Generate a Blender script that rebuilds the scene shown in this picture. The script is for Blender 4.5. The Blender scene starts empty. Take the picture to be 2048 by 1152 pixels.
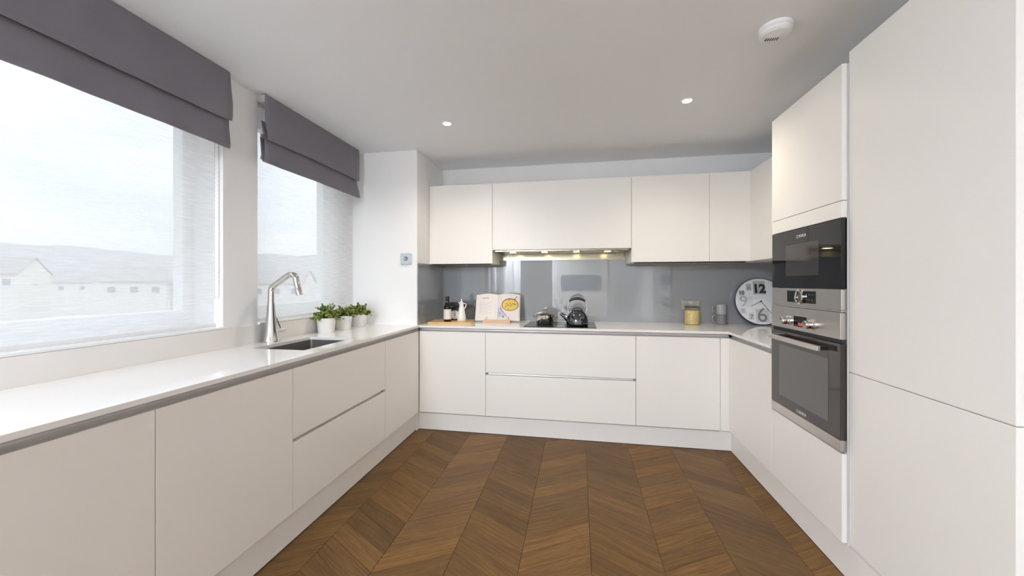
import bpy, bmesh, math, random
from mathutils import Matrix, Vector
random.seed(7)
PI = math.pi
scene = bpy.context.scene
C = scene.collection

# ------------------------------------------------------------------ camera
F_PX, YAW, CAM_H, HORIZON = 749.9, 0.1761, 1.2716, 566.8      # for a 2048 x 1152 image
cam_d = bpy.data.cameras.new('camera'); cam = bpy.data.objects.new('camera', cam_d); C.objects.link(cam)
cam_d.sensor_fit = 'HORIZONTAL'; cam_d.sensor_width = 36.0
cam_d.lens = F_PX / 2048 * 36.0
cam_d.shift_y = -(576 - HORIZON) / 2048
cam_d.clip_start = 0.02; cam_d.clip_end = 3000
cam.location = (0, 0, CAM_H); cam.rotation_euler = (PI / 2, 0, YAW)
scene.camera = cam

# ------------------------------------------------------------------ world: bright overcast sky with soft clouds
SKY = 0.53
FILL_STRENGTH, FILL_LAMP_X = 36.0, -1.45          # added fill lamps, unseen behind the camera
world = bpy.data.worlds.new('overcast_sky'); scene.world = world; world.use_nodes = True
nt = world.node_tree; nt.nodes.clear()
w_out = nt.nodes.new('ShaderNodeOutputWorld'); w_bg = nt.nodes.new('ShaderNodeBackground')
w_tc = nt.nodes.new('ShaderNodeTexCoord'); w_map = nt.nodes.new('ShaderNodeMapping')
w_map.inputs['Scale'].default_value = (1.6, 1.6, 4.5)
w_ns = nt.nodes.new('ShaderNodeTexNoise'); w_ns.inputs['Scale'].default_value = 2.2; w_ns.inputs['Detail'].default_value = 6
w_rp = nt.nodes.new('ShaderNodeValToRGB')
w_rp.color_ramp.elements[0].position = 0.36; w_rp.color_ramp.elements[0].color = (0.72, 0.80, 0.94, 1)
w_rp.color_ramp.elements[1].position = 0.66; w_rp.color_ramp.elements[1].color = (0.97, 0.98, 1.0, 1)
nt.links.new(w_tc.outputs['Generated'], w_map.inputs['Vector']); nt.links.new(w_map.outputs['Vector'], w_ns.inputs['Vector'])
nt.links.new(w_ns.outputs['Fac'], w_rp.inputs['Fac']); nt.links.new(w_rp.outputs['Color'], w_bg.inputs['Color'])
w_sep = nt.nodes.new('ShaderNodeSeparateXYZ'); nt.links.new(w_tc.outputs['Generated'], w_sep.inputs[0])
w_up = nt.nodes.new('ShaderNodeMath'); w_up.operation = 'MAXIMUM'; w_up.inputs[1].default_value = 0.0; nt.links.new(w_sep.outputs['Z'], w_up.inputs[0])
w_cie = nt.nodes.new('ShaderNodeMath'); w_cie.operation = 'MULTIPLY_ADD'      # standard overcast sky: 1 + 2 sin(elevation)
w_cie.inputs[1].default_value = 2.0 * SKY; w_cie.inputs[2].default_value = SKY
nt.links.new(w_up.outputs[0], w_cie.inputs[0]); nt.links.new(w_cie.outputs[0], w_bg.inputs['Strength'])
nt.links.new(w_bg.outputs['Background'], w_out.inputs['Surface'])

# ------------------------------------------------------------------ exposure and renderer quality
vs = scene.view_settings
scene.display_settings.display_device = 'sRGB'
vs.view_transform = 'Standard'; vs.look = 'None'; vs.gamma = 1.0; vs.use_curve_mapping = False
vs.exposure = 1.2
cy = scene.cycles
cy.use_denoising = True; cy.max_bounces = 14; cy.diffuse_bounces = 8; cy.glossy_bounces = 6
cy.transmission_bounces = 10; cy.transparent_max_bounces = 24
cy.caustics_reflective = False; cy.caustics_refractive = False; cy.sample_clamp_indirect = 6.0

# ------------------------------------------------------------------ key planes of the room (metres, camera above 0,0)
X_WALL, X_RIGHT, Y_BACK, Y_REAR, Z_CEIL = -1.935, 1.765, 3.653, -3.9, 2.426
X_LD, X_LW, X_LP = -1.361, -1.352, -1.390        # left run: doors, worktop edge, plinth
Y_BD, Y_BW, Y_BP = 3.054, 3.043, 3.084           # back run
X_RD, X_RW, X_RP, X_RT = 1.109, 1.0995, 1.134, 1.131
Y_COL, X_COL = 3.051, -1.377                     # boxed column beside the windows
Z_W, Z_WB, Z_DT, Z_DB = 0.91, 0.892, 0.8595, 0.1615
Y_UP, Z_UT, Z_UB, Z_HB = 3.311, 2.177, 1.4517, 1.573

# ------------------------------------------------------------------ materials
MATS = {}
def new_mat(name):
    m = bpy.data.materials.new(name); m.use_nodes = True
    n = m.node_tree.nodes; l = m.node_tree.links
    return m, n, l, n['Principled BSDF']
def mat(name, col, rough=0.5, metal=0.0, spec=0.5, coat=0.0, coat_r=0.05, emit=None, emit_s=0.0, bump=0.0, bump_scale=200.0, var=0.0, var_scale=3.0, sheen=0.0, stretch=None, alpha=None):
    m, n, l, b = new_mat(name)
    b.inputs['Base Color'].default_value = (*col, 1); b.inputs['Roughness'].default_value = rough
    b.inputs['Metallic'].default_value = metal; b.inputs['Specular IOR Level'].default_value = spec
    b.inputs['Coat Weight'].default_value = coat; b.inputs['Coat Roughness'].default_value = coat_r
    b.inputs['Sheen Weight'].default_value = sheen
    if emit: b.inputs['Emission Color'].default_value = (*emit, 1); b.inputs['Emission Strength'].default_value = emit_s
    tc = n.new('ShaderNodeTexCoord'); src = tc.outputs['Object']
    if stretch:
        mp = n.new('ShaderNodeMapping'); mp.inputs['Scale'].default_value = stretch
        l.new(src, mp.inputs['Vector']); src = mp.outputs['Vector']
    if bump:
        t = n.new('ShaderNodeTexNoise'); t.inputs['Scale'].default_value = bump_scale; t.inputs['Detail'].default_value = 3
        l.new(src, t.inputs['Vector'])
        bp = n.new('ShaderNodeBump'); bp.inputs['Strength'].default_value = bump; bp.inputs['Distance'].default_value = 0.001
        l.new(t.outputs['Fac'], bp.inputs['Height']); l.new(bp.outputs['Normal'], b.inputs['Normal'])
    if var:
        t = n.new('ShaderNodeTexNoise'); t.inputs['Scale'].default_value = var_scale; t.inputs['Detail'].default_value = 4
        l.new(src, t.inputs['Vector'])
        mx = n.new('ShaderNodeMix'); mx.data_type = 'RGBA'
        mx.inputs[6].default_value = (*[c * (1 - var) for c in col], 1); mx.inputs[7].default_value = (*[min(1, c * (1 + var)) for c in col], 1)
        l.new(t.outputs['Fac'], mx.inputs[0]); l.new(mx.outputs[2], b.inputs['Base Color'])
    MATS[name] = m
    return m
M_WALL = mat('wall_paint', (0.86, 0.86, 0.86), 0.75, bump=0.05, bump_scale=350)
M_CEIL = mat('ceiling_paint', (0.835, 0.855, 0.885), 0.85, bump=0.04, bump_scale=300)
M_CAB = mat('cabinet_satin_white', (0.878, 0.857, 0.822), 0.38, var=0.008)
M_CARC = mat('cabinet_carcass', (0.85, 0.835, 0.81), 0.5)
M_CARCD = mat('carcass_gap_shade', (0.22, 0.21, 0.20), 0.6)  # base carcass darkened so the door gaps read as shaded
M_QUARTZ = mat('white_quartz', (0.87, 0.86, 0.845), 0.07, var=0.02, var_scale=500)
M_UPST = mat('worktop_upstand', (0.80, 0.775, 0.745), 0.25)
M_RAIL = mat('anodised_rail', (0.66, 0.64, 0.63), 0.40, metal=0.4)
M_STEEL = mat('brushed_steel', (0.62, 0.585, 0.545), 0.30, metal=1.0, bump=0.10, bump_scale=60, stretch=(1, 1, 40))
M_SINK = mat('sink_steel', (0.40, 0.375, 0.365), 0.35, metal=1.0, bump=0.1, bump_scale=80)
M_CHROME = mat('chrome', (0.72, 0.70, 0.68), 0.07, metal=1.0)
M_DCHROME = mat('dark_polished_steel', (0.14, 0.145, 0.165), 0.05, metal=1.0)
M_BLACKGLASS = mat('black_glass', (0.004, 0.004, 0.005), 0.03, spec=0.42)
M_HOB = mat('hob_glass', (0.008, 0.008, 0.009), 0.06, spec=0.5)
M_BROWNGLASS = mat('oven_door_glass', (0.035, 0.027, 0.024), 0.05, spec=0.7)
M_OVENWIN = mat('oven_window', (0.11, 0.105, 0.10), 0.10, spec=0.6)
M_BLACK = mat('black_plastic', (0.012, 0.012, 0.013), 0.35)
M_DARKGAP = mat('dark_gap_shade', (0.03, 0.03, 0.03), 0.7)  # dark colour painted in where gaps lie in shade
M_SPLASH = mat('grey_back_painted_glass', (0.28, 0.295, 0.32), 0.02, spec=0.9, coat=1.0, coat_r=0.01)
M_BLIND = mat('plum_grey_fabric', (0.185, 0.174, 0.205), 0.85, bump=0.35, bump_scale=900, var=0.10, var_scale=6, sheen=0.15)
M_LINING = mat('blind_lining', (0.62, 0.60, 0.57), 0.9)
M_UPVC = mat('white_window_frame', (0.84, 0.85, 0.86), 0.3)
M_WHITE = mat('white_plastic', (0.82, 0.82, 0.82), 0.35)
M_CERAMIC = mat('white_ceramic', (0.84, 0.82, 0.79), 0.15)
M_POT = mat('white_planter', (0.82, 0.81, 0.79), 0.35, bump=0.03)
M_SOIL = mat('potting_soil', (0.035, 0.025, 0.018), 0.95, bump=0.5)
M_BAMBOO = mat('bamboo', (0.70, 0.45, 0.17), 0.4, var=0.2, var_scale=20, stretch=(1, 14, 1))
M_PINE = mat('pale_wood', (0.66, 0.46, 0.30), 0.45, var=0.12, var_scale=20, stretch=(1, 14, 14))
M_OILGLASS = mat('dark_bottle_glass', (0.012, 0.010, 0.008), 0.06)
M_LABEL = mat('paper_label', (0.74, 0.72, 0.67), 0.7)
M_PAPER = mat('book_paper', (0.80, 0.76, 0.73), 0.6)
M_PAGETINT = mat('photo_page', (0.74, 0.68, 0.68), 0.45)
M_INK = mat('print_grey', (0.45, 0.43, 0.42), 0.7)
M_INKDARK = mat('print_dark', (0.06, 0.055, 0.05), 0.6)
M_SOUP = mat('print_soup_yellow', (0.72, 0.50, 0.11), 0.5, var=0.25, var_scale=120)
M_HERB = mat('print_herb', (0.10, 0.12, 0.03), 0.6)
M_PANRING = mat('print_pan', (0.13, 0.09, 0.07), 0.5)
M_CLOTH = mat('print_cloth', (0.50, 0.50, 0.62), 0.6)
M_PASTA = mat('pasta_yellow', (0.80, 0.56, 0.24), 0.55, var=0.4, var_scale=110, bump=1.0, bump_scale=180, stretch=(1, 1, 0.35))
M_MUGL = mat('light_grey_stoneware', (0.36, 0.37, 0.37), 0.4)
M_MUGD = mat('mid_grey_stoneware', (0.20, 0.205, 0.21), 0.4)
M_CLOCKFACE = mat('clock_face', (0.84, 0.86, 0.89), 0.25)
M_CLOCKRIM = mat('clock_rim', (0.05, 0.06, 0.08), 0.3)
M_TILE = mat('clock_panel', (0.62, 0.63, 0.65), 0.5)
M_TILED = mat('clock_panel_dark', (0.46, 0.46, 0.47), 0.5)
M_NUM = mat('clock_numeral', (0.03, 0.03, 0.035), 0.5)
M_NUMG = mat('clock_numeral_grey', (0.22, 0.23, 0.24), 0.5)
M_LOGO = mat('logo_silver', (0.75, 0.75, 0.75), 0.3, metal=0.4)
M_RED = mat('red_led_digits', (0.3, 0.02, 0.01), 0.4, emit=(1.0, 0.10, 0.04), emit_s=0.9)
M_LAMP = mat('lamp_lens', (0.9, 0.88, 0.8), 0.3, emit=(1.0, 0.86, 0.62), emit_s=14)
M_HOODLED = mat('hood_led', (0.9, 0.85, 0.7), 0.3, emit=(1.0, 0.82, 0.52), emit_s=15)
M_HOODBACK = mat('hood_steel', (0.36, 0.33, 0.24), 0.22, metal=1.0)
M_THERMO = mat('brushed_aluminium_plate', (0.55, 0.60, 0.65), 0.35, metal=0.8)
M_PIC = mat('canvas_print', (0.20, 0.27, 0.33), 0.6, var=0.6, var_scale=4, stretch=(1, 1, 4))
M_SUB = mat('subfloor', (0.03, 0.02, 0.014), 0.9)

def fabric_sheer():
    m, n, l, b = new_mat('sheer_slub_fabric'); n.remove(b)
    out = n['Material Output']; tc = n.new('ShaderNodeTexCoord')
    mp = n.new('ShaderNodeMapping'); mp.inputs['Scale'].default_value = (1, 9, 230)
    l.new(tc.outputs['Object'], mp.inputs['Vector'])
    t = n.new('ShaderNodeTexNoise'); t.inputs['Scale'].default_value = 1.0; t.inputs['Detail'].default_value = 2.5
    l.new(mp.outputs['Vector'], t.inputs['Vector'])
    r = n.new('ShaderNodeMapRange'); r.inputs['From Min'].default_value = 0.35; r.inputs['From Max'].default_value = 0.68
    r.inputs['To Min'].default_value = 0.56; r.inputs['To Max'].default_value = 0.70
    l.new(t.outputs['Fac'], r.inputs['Value'])
    tr = n.new('ShaderNodeBsdfTransparent'); tl = n.new('ShaderNodeBsdfTranslucent'); df = n.new('ShaderNodeBsdfDiffuse')
    tl.inputs['Color'].default_value = (0.93, 0.93, 0.93, 1); df.inputs['Color'].default_value = (0.86, 0.86, 0.87, 1)
    m1 = n.new('ShaderNodeMixShader'); m1.inputs[0].default_value = 0.34
    l.new(tl.outputs[0], m1.inputs[1]); l.new(df.outputs[0], m1.inputs[2])
    m2 = n.new('ShaderNodeMixShader'); l.new(r.outputs['Result'], m2.inputs[0])
    l.new(tr.outputs[0], m2.inputs[1]); l.new(m1.outputs[0], m2.inputs[2]); l.new(m2.outputs[0], out.inputs['Surface'])
    return m
M_SHEER = fabric_sheer()
def thin_glass(name, tint, amount=0.08):
    m, n, l, b = new_mat(name); n.remove(b); out = n['Material Output']
    tr = n.new('ShaderNodeBsdfTransparent'); tr.inputs['Color'].default_value = (*tint, 1)
    gl = n.new('ShaderNodeBsdfGlossy'); gl.inputs['Roughness'].default_value = 0.02
    lw = n.new('ShaderNodeLayerWeight'); lw.inputs['Blend'].default_value = 0.5
    pw = n.new('ShaderNodeMath'); pw.operation = 'POWER'; pw.inputs[1].default_value = 5.0; l.new(lw.outputs['Facing'], pw.inputs[0])
    fr = n.new('ShaderNodeMath'); fr.operation = 'MULTIPLY_ADD'; fr.inputs[1].default_value = 0.6; fr.inputs[2].default_value = amount / 2; l.new(pw.outputs[0], fr.inputs[0])
    mx = n.new('ShaderNodeMixShader'); l.new(fr.outputs[0], mx.inputs[0]); l.new(tr.outputs[0], mx.inputs[1]); l.new(gl.outputs[0], mx.inputs[2])
    l.new(mx.outputs[0], out.inputs['Surface'])
    return m
M_PANE = thin_glass('window_glass', (0.95, 0.97, 0.97))
M_JAR = thin_glass('jar_glass', (0.93, 0.95, 0.94))

def oak():
    m, n, l, b = new_mat('smoked_oak')
    uv = n.new('ShaderNodeUVMap'); uv.uv_map = 'grain'
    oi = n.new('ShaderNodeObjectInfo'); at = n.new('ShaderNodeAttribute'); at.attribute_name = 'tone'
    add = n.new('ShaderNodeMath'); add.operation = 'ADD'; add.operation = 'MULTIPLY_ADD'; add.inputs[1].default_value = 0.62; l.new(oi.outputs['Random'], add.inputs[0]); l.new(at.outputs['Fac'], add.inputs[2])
    fr = n.new('ShaderNodeMath'); fr.operation = 'FRACT'; l.new(add.outputs[0], fr.inputs[0])
    off = n.new('ShaderNodeMath'); off.operation = 'MULTIPLY'; off.inputs[1].default_value = 37.0; l.new(fr.outputs[0], off.inputs[0])
    cmb = n.new('ShaderNodeCombineXYZ'); l.new(off.outputs[0], cmb.inputs['X']); l.new(off.outputs[0], cmb.inputs['Y']); l.new(off.outputs[0], cmb.inputs['Z'])
    va = n.new('ShaderNodeVectorMath'); va.operation = 'ADD'; l.new(uv.outputs[0], va.inputs[0]); l.new(cmb.outputs[0], va.inputs[1])
    mp = n.new('ShaderNodeMapping'); mp.inputs['Scale'].default_value = (5, 85, 1); l.new(va.outputs[0], mp.inputs['Vector'])
    g = n.new('ShaderNodeTexNoise'); g.inputs['Scale'].default_value = 1.0; g.inputs['Detail'].default_value = 6; g.inputs['Distortion'].default_value = 0.7
    l.new(mp.outputs[0], g.inputs['Vector'])
    mp2 = n.new('ShaderNodeMapping'); mp2.inputs['Scale'].default_value = (30, 420, 1); l.new(va.outputs[0], mp2.inputs['Vector'])
    g2 = n.new('ShaderNodeTexNoise'); g2.inputs['Scale'].default_value = 1.0; g2.inputs['Detail'].default_value = 3; l.new(mp2.outputs[0], g2.inputs['Vector'])
    rp = n.new('ShaderNodeValToRGB'); e = rp.color_ramp.elements
    e[0].position = 0.28; e[0].color = (0.110, 0.055, 0.017, 1); e[1].position = 0.75; e[1].color = (0.225, 0.121, 0.040, 1)
    l.new(g.outputs['Fac'], rp.inputs['Fac'])
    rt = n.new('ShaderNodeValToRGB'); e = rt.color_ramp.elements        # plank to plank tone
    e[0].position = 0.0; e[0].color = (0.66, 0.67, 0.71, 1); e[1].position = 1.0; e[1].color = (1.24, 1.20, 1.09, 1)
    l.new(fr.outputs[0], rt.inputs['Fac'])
    mx = n.new('ShaderNodeMix'); mx.data_type = 'RGBA'; mx.blend_type = 'MULTIPLY'; mx.inputs[0].default_value = 1.0
    l.new(rp.outputs[0], mx.inputs[6]); l.new(rt.outputs[0], mx.inputs[7])
    pr = n.new('ShaderNodeMapRange'); pr.inputs['From Min'].default_value = 0.36; pr.inputs['From Max'].default_value = 0.5
    pr.inputs['To Min'].default_value = 0.76; pr.inputs['To Max'].default_value = 1.0; l.new(g2.outputs['Fac'], pr.inputs['Value'])
    mx2 = n.new('ShaderNodeMix'); mx2.data_type = 'RGBA'; mx2.blend_type = 'MULTIPLY'; mx2.inputs[0].default_value = 1.0
    l.new(mx.outputs[2], mx2.inputs[6]); l.new(pr.outputs['Result'], mx2.inputs[7])
    l.new(mx2.outputs[2], b.inputs['Base Color'])
    b.inputs['Roughness'].default_value = 0.46; b.inputs['Specular IOR Level'].default_value = 0.28
    b.inputs['Anisotropic'].default_value = 0.75
    tg = n.new('ShaderNodeTangent'); tg.direction_type = 'UV_MAP'; tg.uv_map = 'grain'; l.new(tg.outputs[0], b.inputs['Tangent'])
    bp = n.new('ShaderNodeBump'); bp.inputs['Strength'].default_value = 0.25; bp.inputs['Distance'].default_value = 0.0006
    l.new(g2.outputs['Fac'], bp.inputs['Height']); l.new(bp.outputs['Normal'], b.inputs['Normal'])
    return m
M_OAK = oak()
M_LEAF = [mat('leaf_light', (0.38, 0.42, 0.10), 0.45, spec=0.3), mat('leaf_mid', (0.17, 0.23, 0.06), 0.45, spec=0.3), mat('leaf_dark', (0.035, 0.06, 0.025), 0.5, spec=0.3)]
M_STEM = mat('plant_stem', (0.10, 0.12, 0.04), 0.7)
M_RENDER = mat('house_render', (0.66, 0.61, 0.55), 0.9, var=0.06)
M_ROOF = mat('house_roof', (0.28, 0.25, 0.24), 0.9, var=0.15)
M_FLATROOF = mat('flat_roof_felt', (0.42, 0.36, 0.30), 0.95, var=0.12)
M_GROUND = mat('town_ground', (0.33, 0.30, 0.25), 1.0, var=0.3, var_scale=0.05)
M_HILL = mat('hill_slope', (0.27, 0.265, 0.26), 1.0, var=0.10, var_scale=0.02)
M_EXTGLASS = mat('house_window_glass', (0.10, 0.14, 0.18), 0.1)

# ------------------------------------------------------------------ builder helpers
class MB:
    """Collects shapes (world coordinates) into one mesh."""
    def __init__(s): s.bm = bmesh.new(); s.mi = 0
    def _tag(s, faces):
        for f in faces: f.material_index = s.mi
    def box(s, x0, x1, y0, y1, z0, z1, bevel=0.0, seg=2):
        r = bmesh.ops.create_cube(s.bm, size=1.0); v = r['verts']
        for p in v: p.co = Vector(((x0 + x1) / 2 + p.co.x * (x1 - x0), (y0 + y1) / 2 + p.co.y * (y1 - y0), (z0 + z1) / 2 + p.co.z * (z1 - z0)))
        fs = set(f for p in v for f in p.link_faces)
        s._tag(fs)
        if bevel:
            es = list(set(e for p in v for e in p.link_edges))
            g = bmesh.ops.bevel(s.bm, geom=es, offset=bevel, segments=seg, affect='EDGES', profile=0.5); s._tag(g['faces'])
        return s
    def lathe(s, prof, c, n=32, axis='z', cap=True):
        """prof = [(radius, height)...]; axis z up, or 'x'/'y' (height runs along it)."""
        rings = []
        for r, h in prof:
            ring = []
            for k in range(n):
                a = 2 * PI * k / n; u, v = r * math.cos(a), r * math.sin(a)
                p = (u, v, h) if axis == 'z' else ((h, u, v) if axis == 'x' else (v, h, u))
                ring.append(s.bm.verts.new((c[0] + p[0], c[1] + p[1], c[2] + p[2])))
            rings.append(ring)
        fs = []
        for a, b in zip(rings, rings[1:]):
            for k in range(n):
                fs.append(s.bm.faces.new((a[k], a[(k + 1) % n], b[(k + 1) % n], b[k])))
        if cap:
            fs.append(s.bm.faces.new(rings[0][::-1])); fs.append(s.bm.faces.new(rings[-1]))
        s._tag(fs); return s
    def tube(s, pts, r, n=12, cap=True):
        """Round tube along points; r is a number or one per point."""
        P = [Vector(p) for p in pts]; rad = r if isinstance(r, (list, tuple)) else [r] * len(P)
        rings = []; prev = None
        for i, p in enumerate(P):
            d = (P[min(i + 1, len(P) - 1)] - P[max(i - 1, 0)]).normalized()
            if prev is None:
                up = Vector((0, 0, 1)) if abs(d.z) < 0.9 else Vector((1, 0, 0)); u = d.cross(up).normalized()
            else:
                u = (prev - d * prev.dot(d)).normalized()
            prev = u; w = d.cross(u)
            rings.append([s.bm.verts.new(p + (u * math.cos(2 * PI * k / n) + w * math.sin(2 * PI * k / n)) * rad[i]) for k in range(n)])
        fs = []
        for a, b in zip(rings, rings[1:]):
            for k in range(n): fs.append(s.bm.faces.new((a[k], a[(k + 1) % n], b[(k + 1) % n], b[k])))
        if cap: fs.append(s.bm.faces.new(rings[0][::-1])); fs.append(s.bm.faces.new(rings[-1]))
        s._tag(fs); return s
    def prism(s, poly, axis, a, b):
        """Closed 2-D outline extruded along axis ('x': (y,z), 'y': (x,z), 'z': (x,y))."""
        def P(p, t): return (t, p[0], p[1]) if axis == 'x' else ((p[0], t, p[1]) if axis == 'y' else (p[0], p[1], t))
        A = [s.bm.verts.new(P(p, a)) for p in poly]; B = [s.bm.verts.new(P(p, b)) for p in poly]
        n = len(poly); fs = [s.bm.faces.new((A[k], A[(k + 1) % n], B[(k + 1) % n], B[k])) for k in range(n)]
        fs.append(s.bm.faces.new(A[::-1])); fs.append(s.bm.faces.new(B)); s._tag(fs); return s
    def cells(s, axis, us, vs_, keep, a, b):
        """Slab made of a grid of cells with holes; only outer faces are built."""
        def P(u, v, t): return (t, u, v) if axis == 'x' else ((u, t, v) if axis == 'y' else (u, v, t))
        cache = {}
        def V(i, j, t):
            k = (i, j, t)
            if k not in cache: cache[k] = s.bm.verts.new(P(us[i], vs_[j], t))
            return cache[k]
        nu, nv = len(us) - 1, len(vs_) - 1
        K = lambda i, j: 0 <= i < nu and 0 <= j < nv and keep(i, j)
        for i in range(nu):
            for j in range(nv):
                if not K(i, j): continue
                for t in (a, b): s.bm.faces.new((V(i, j, t), V(i + 1, j, t), V(i + 1, j + 1, t), V(i, j + 1, t)))
                for (di, dj, p, q) in ((-1, 0, (i, j), (i, j + 1)), (1, 0, (i + 1, j), (i + 1, j + 1)), (0, -1, (i, j), (i + 1, j)), (0, 1, (i, j + 1), (i + 1, j + 1))):
                    if not K(i + di, j + dj): s.bm.faces.new((V(*p, a), V(*q, a), V(*q, b), V(*p, b)))
        return s
    def sheet(s, prof, axis_pts, fn=None):
        """Open profile [(x,z)] swept along y values; fn(x,y,z)->(x,y,z) tweaks."""
        rows = []
        for y in axis_pts:
            rows.append([s.bm.verts.new(fn(x, y, z) if fn else (x, y, z)) for x, z in prof])
        fs = [s.bm.faces.new((a[k], a[k + 1], b[k + 1], b[k])) for a, b in zip(rows, rows[1:]) for k in range(len(prof) - 1)]
        s._tag(fs); return s
    def face(s, pts):
        f = s.bm.faces.new([s.bm.verts.new(p) for p in pts]); f.material_index = s.mi; return s
    def xf(s, M):
        bmesh.ops.transform(s.bm, matrix=M, verts=s.bm.verts); return s
    def build(s, name, m, parent=None, smooth=None, loc=None):
        root = parent
        while root is not None and root.parent is not None: root = root.parent
        o3 = Vector(root.location) if root is not None else Vector(loc or (0, 0, 0))
        bmesh.ops.recalc_face_normals(s.bm, faces=s.bm.faces)
        bmesh.ops.translate(s.bm, vec=-o3, verts=s.bm.verts)
        me = bpy.data.meshes.new(name); s.bm.to_mesh(me); s.bm.free()
        for x in (m if isinstance(m, (list, tuple)) else [m]): me.materials.append(x)
        if smooth is not None:
            me.polygons.foreach_set('use_smooth', [True] * len(me.polygons))
            if smooth: me.set_sharp_from_angle(angle=math.radians(smooth))
        o = bpy.data.objects.new(name, me); C.objects.link(o)
        if parent is not None: o.parent = parent
        else: o.location = o3
        return o
def tag(o, label=None, cat=None, group=None, kind=None):
    if label: o['label'] = label
    if cat: o['category'] = cat
    if group: o['group'] = group
    if kind: o['kind'] = kind
    return o
def thing(name, label, cat, loc, group=None, kind=None):
    o = bpy.data.objects.new(name, None); C.objects.link(o); o.location = loc; o.empty_display_size = 0.05
    return tag(o, label, cat, group, kind)
def structure(name, loc=(0, 0, 0), label=None):
    o = bpy.data.objects.new(name, None); C.objects.link(o); o.location = loc; o['kind'] = 'structure'
    if label: o['label'] = label
    return o
def text_mesh(txt, size, M, name, m, parent, extrude=0.0004, bold=0.0):
    """Flat lettering in the XY plane, moved by matrix M into the world."""
    cu = bpy.data.curves.new(name, 'FONT'); cu.body = txt; cu.size = size; cu.extrude = extrude; cu.offset = bold
    cu.align_x = 'CENTER'; cu.align_y = 'CENTER'; cu.resolution_u = 3
    t = bpy.data.objects.new(name, cu); C.objects.link(t)
    dg = bpy.context.evaluated_depsgraph_get(); me = bpy.data.meshes.new_from_object(t.evaluated_get(dg))
    bpy.data.objects.remove(t)
    b = MB(); b.bm.from_mesh(me); bpy.data.meshes.remove(me); b.xf(M)
    for f in b.bm.faces: f.material_index = 0
    return b.build(name, m, parent)
def arc(c, r, a0, a1, n=10):
    return [(c[0] + r * math.cos(math.radians(a0 + (a1 - a0) * k / n)), c[1] + r * math.sin(math.radians(a0 + (a1 - a0) * k / n))) for k in range(n + 1)]
RX90 = Matrix.Rotation(PI / 2, 4, 'X')                      # XY lettering -> stands up facing -Y
FACE_LEFT = Matrix.Rotation(-PI / 2, 4, 'Z') @ RX90         # XY lettering -> stands up facing -X

# ================================================================== ROOM SHELL
# ---- floor: slab with chevron planks
floor = structure('floor', (0, 0, 0), 'smoked oak floor laid in a chevron pattern')
MB().box(-2.235, 2.0, Y_REAR - 0.2, 3.95, -0.20, -0.013).build('subfloor_slab', M_SUB, floor)
PW, PP, TAN, GAP = 0.319, 0.115, math.tan(math.radians(30)), 0.0007
X_SEAM = 0.055
def plank_geo(sgn):
    dy = sgn * PW * TAN
    a = [(GAP, GAP * 0), (PW - GAP, dy), (PW - GAP, dy + PP - GAP * 2), (GAP, PP - GAP * 2)]
    c = 0.0009
    top = [(GAP + c, c * 1.2), (PW - GAP - c, dy + c * 1.2), (PW - GAP - c, dy + PP - GAP * 2 - c * 1.2), (GAP + c, PP - GAP * 2 - c * 1.2)]
    vts = [(x, y, -0.013) for x, y in a] + [(x, y, -0.0009) for x, y in a] + [(x, y, 0.0) for x, y in top]
    fcs = [(8, 9, 10, 11)] + [(i, (i + 1) % 4, 4 + (i + 1) % 4, 4 + i) for i in range(4)] + [(4 + i, 4 + (i + 1) % 4, 8 + (i + 1) % 4, 8 + i) for i in range(4)]
    return vts, fcs
def plank_mesh(name, items):
    """items: [(sgn, x, y, tone)] -> one mesh with grain UVs"""
    V, Fc, UV, T = [], [], [], []
    for sgn, ox, oy, tone in items:
        vts, fcs = plank_geo(sgn); k = len(V); ca, sa = math.cos(math.radians(30 * sgn)), math.sin(math.radians(30 * sgn))
        V += [(x + ox, y + oy, z) for x, y, z in vts]; T += [tone] * len(vts)
        for f in fcs:
            Fc.append([i + k for i in f])
            for i in f: x, y, z = vts[i]; UV.append((x * ca + y * sa, -x * sa + y * ca))
    me = bpy.data.meshes.new(name); me.from_pydata(V, [], Fc)
    uvl = me.uv_layers.new(name='grain'); uvl.data.foreach_set('uv', [c for p in UV for c in p])
    at = me.attributes.new('tone', 'FLOAT', 'POINT'); at.data.foreach_set('value', T)
    me.materials.append(M_OAK); me.update()
    return me
plank_up, plank_dn = plank_mesh('plank', [(1, 0, 0, 0.22)]), plank_mesh('plank', [(-1, 0, 0, 0.0)])  # rising planks painted lighter to mimic light catching their grain
far_items = []
for col in range(-7, 7):
    x0 = X_SEAM + col * PW
    sgn = -1 if col % 2 == 0 else 1                # seam at X_SEAM is a ridge pointing away
    base = 2.62 if sgn < 0 else 2.62 - PW * TAN
    for k in range(-76, 16):
        y0 = base + k * PP
        yc = y0 + sgn * PW * TAN / 2
        if yc > 3.25 or yc < Y_REAR - 0.1: continue
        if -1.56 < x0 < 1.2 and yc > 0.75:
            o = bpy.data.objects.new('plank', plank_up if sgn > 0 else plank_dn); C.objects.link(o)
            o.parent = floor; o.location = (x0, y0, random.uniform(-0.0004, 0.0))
        elif -2.3 < x0 < 1.75 and yc <= 0.75:
            far_items.append((sgn, x0, y0, random.random() * 0.45))
o = bpy.data.objects.new('plank_field', plank_mesh('plank_field', far_items)); C.objects.link(o); o.parent = floor; o['kind'] = 'stuff'

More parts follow.
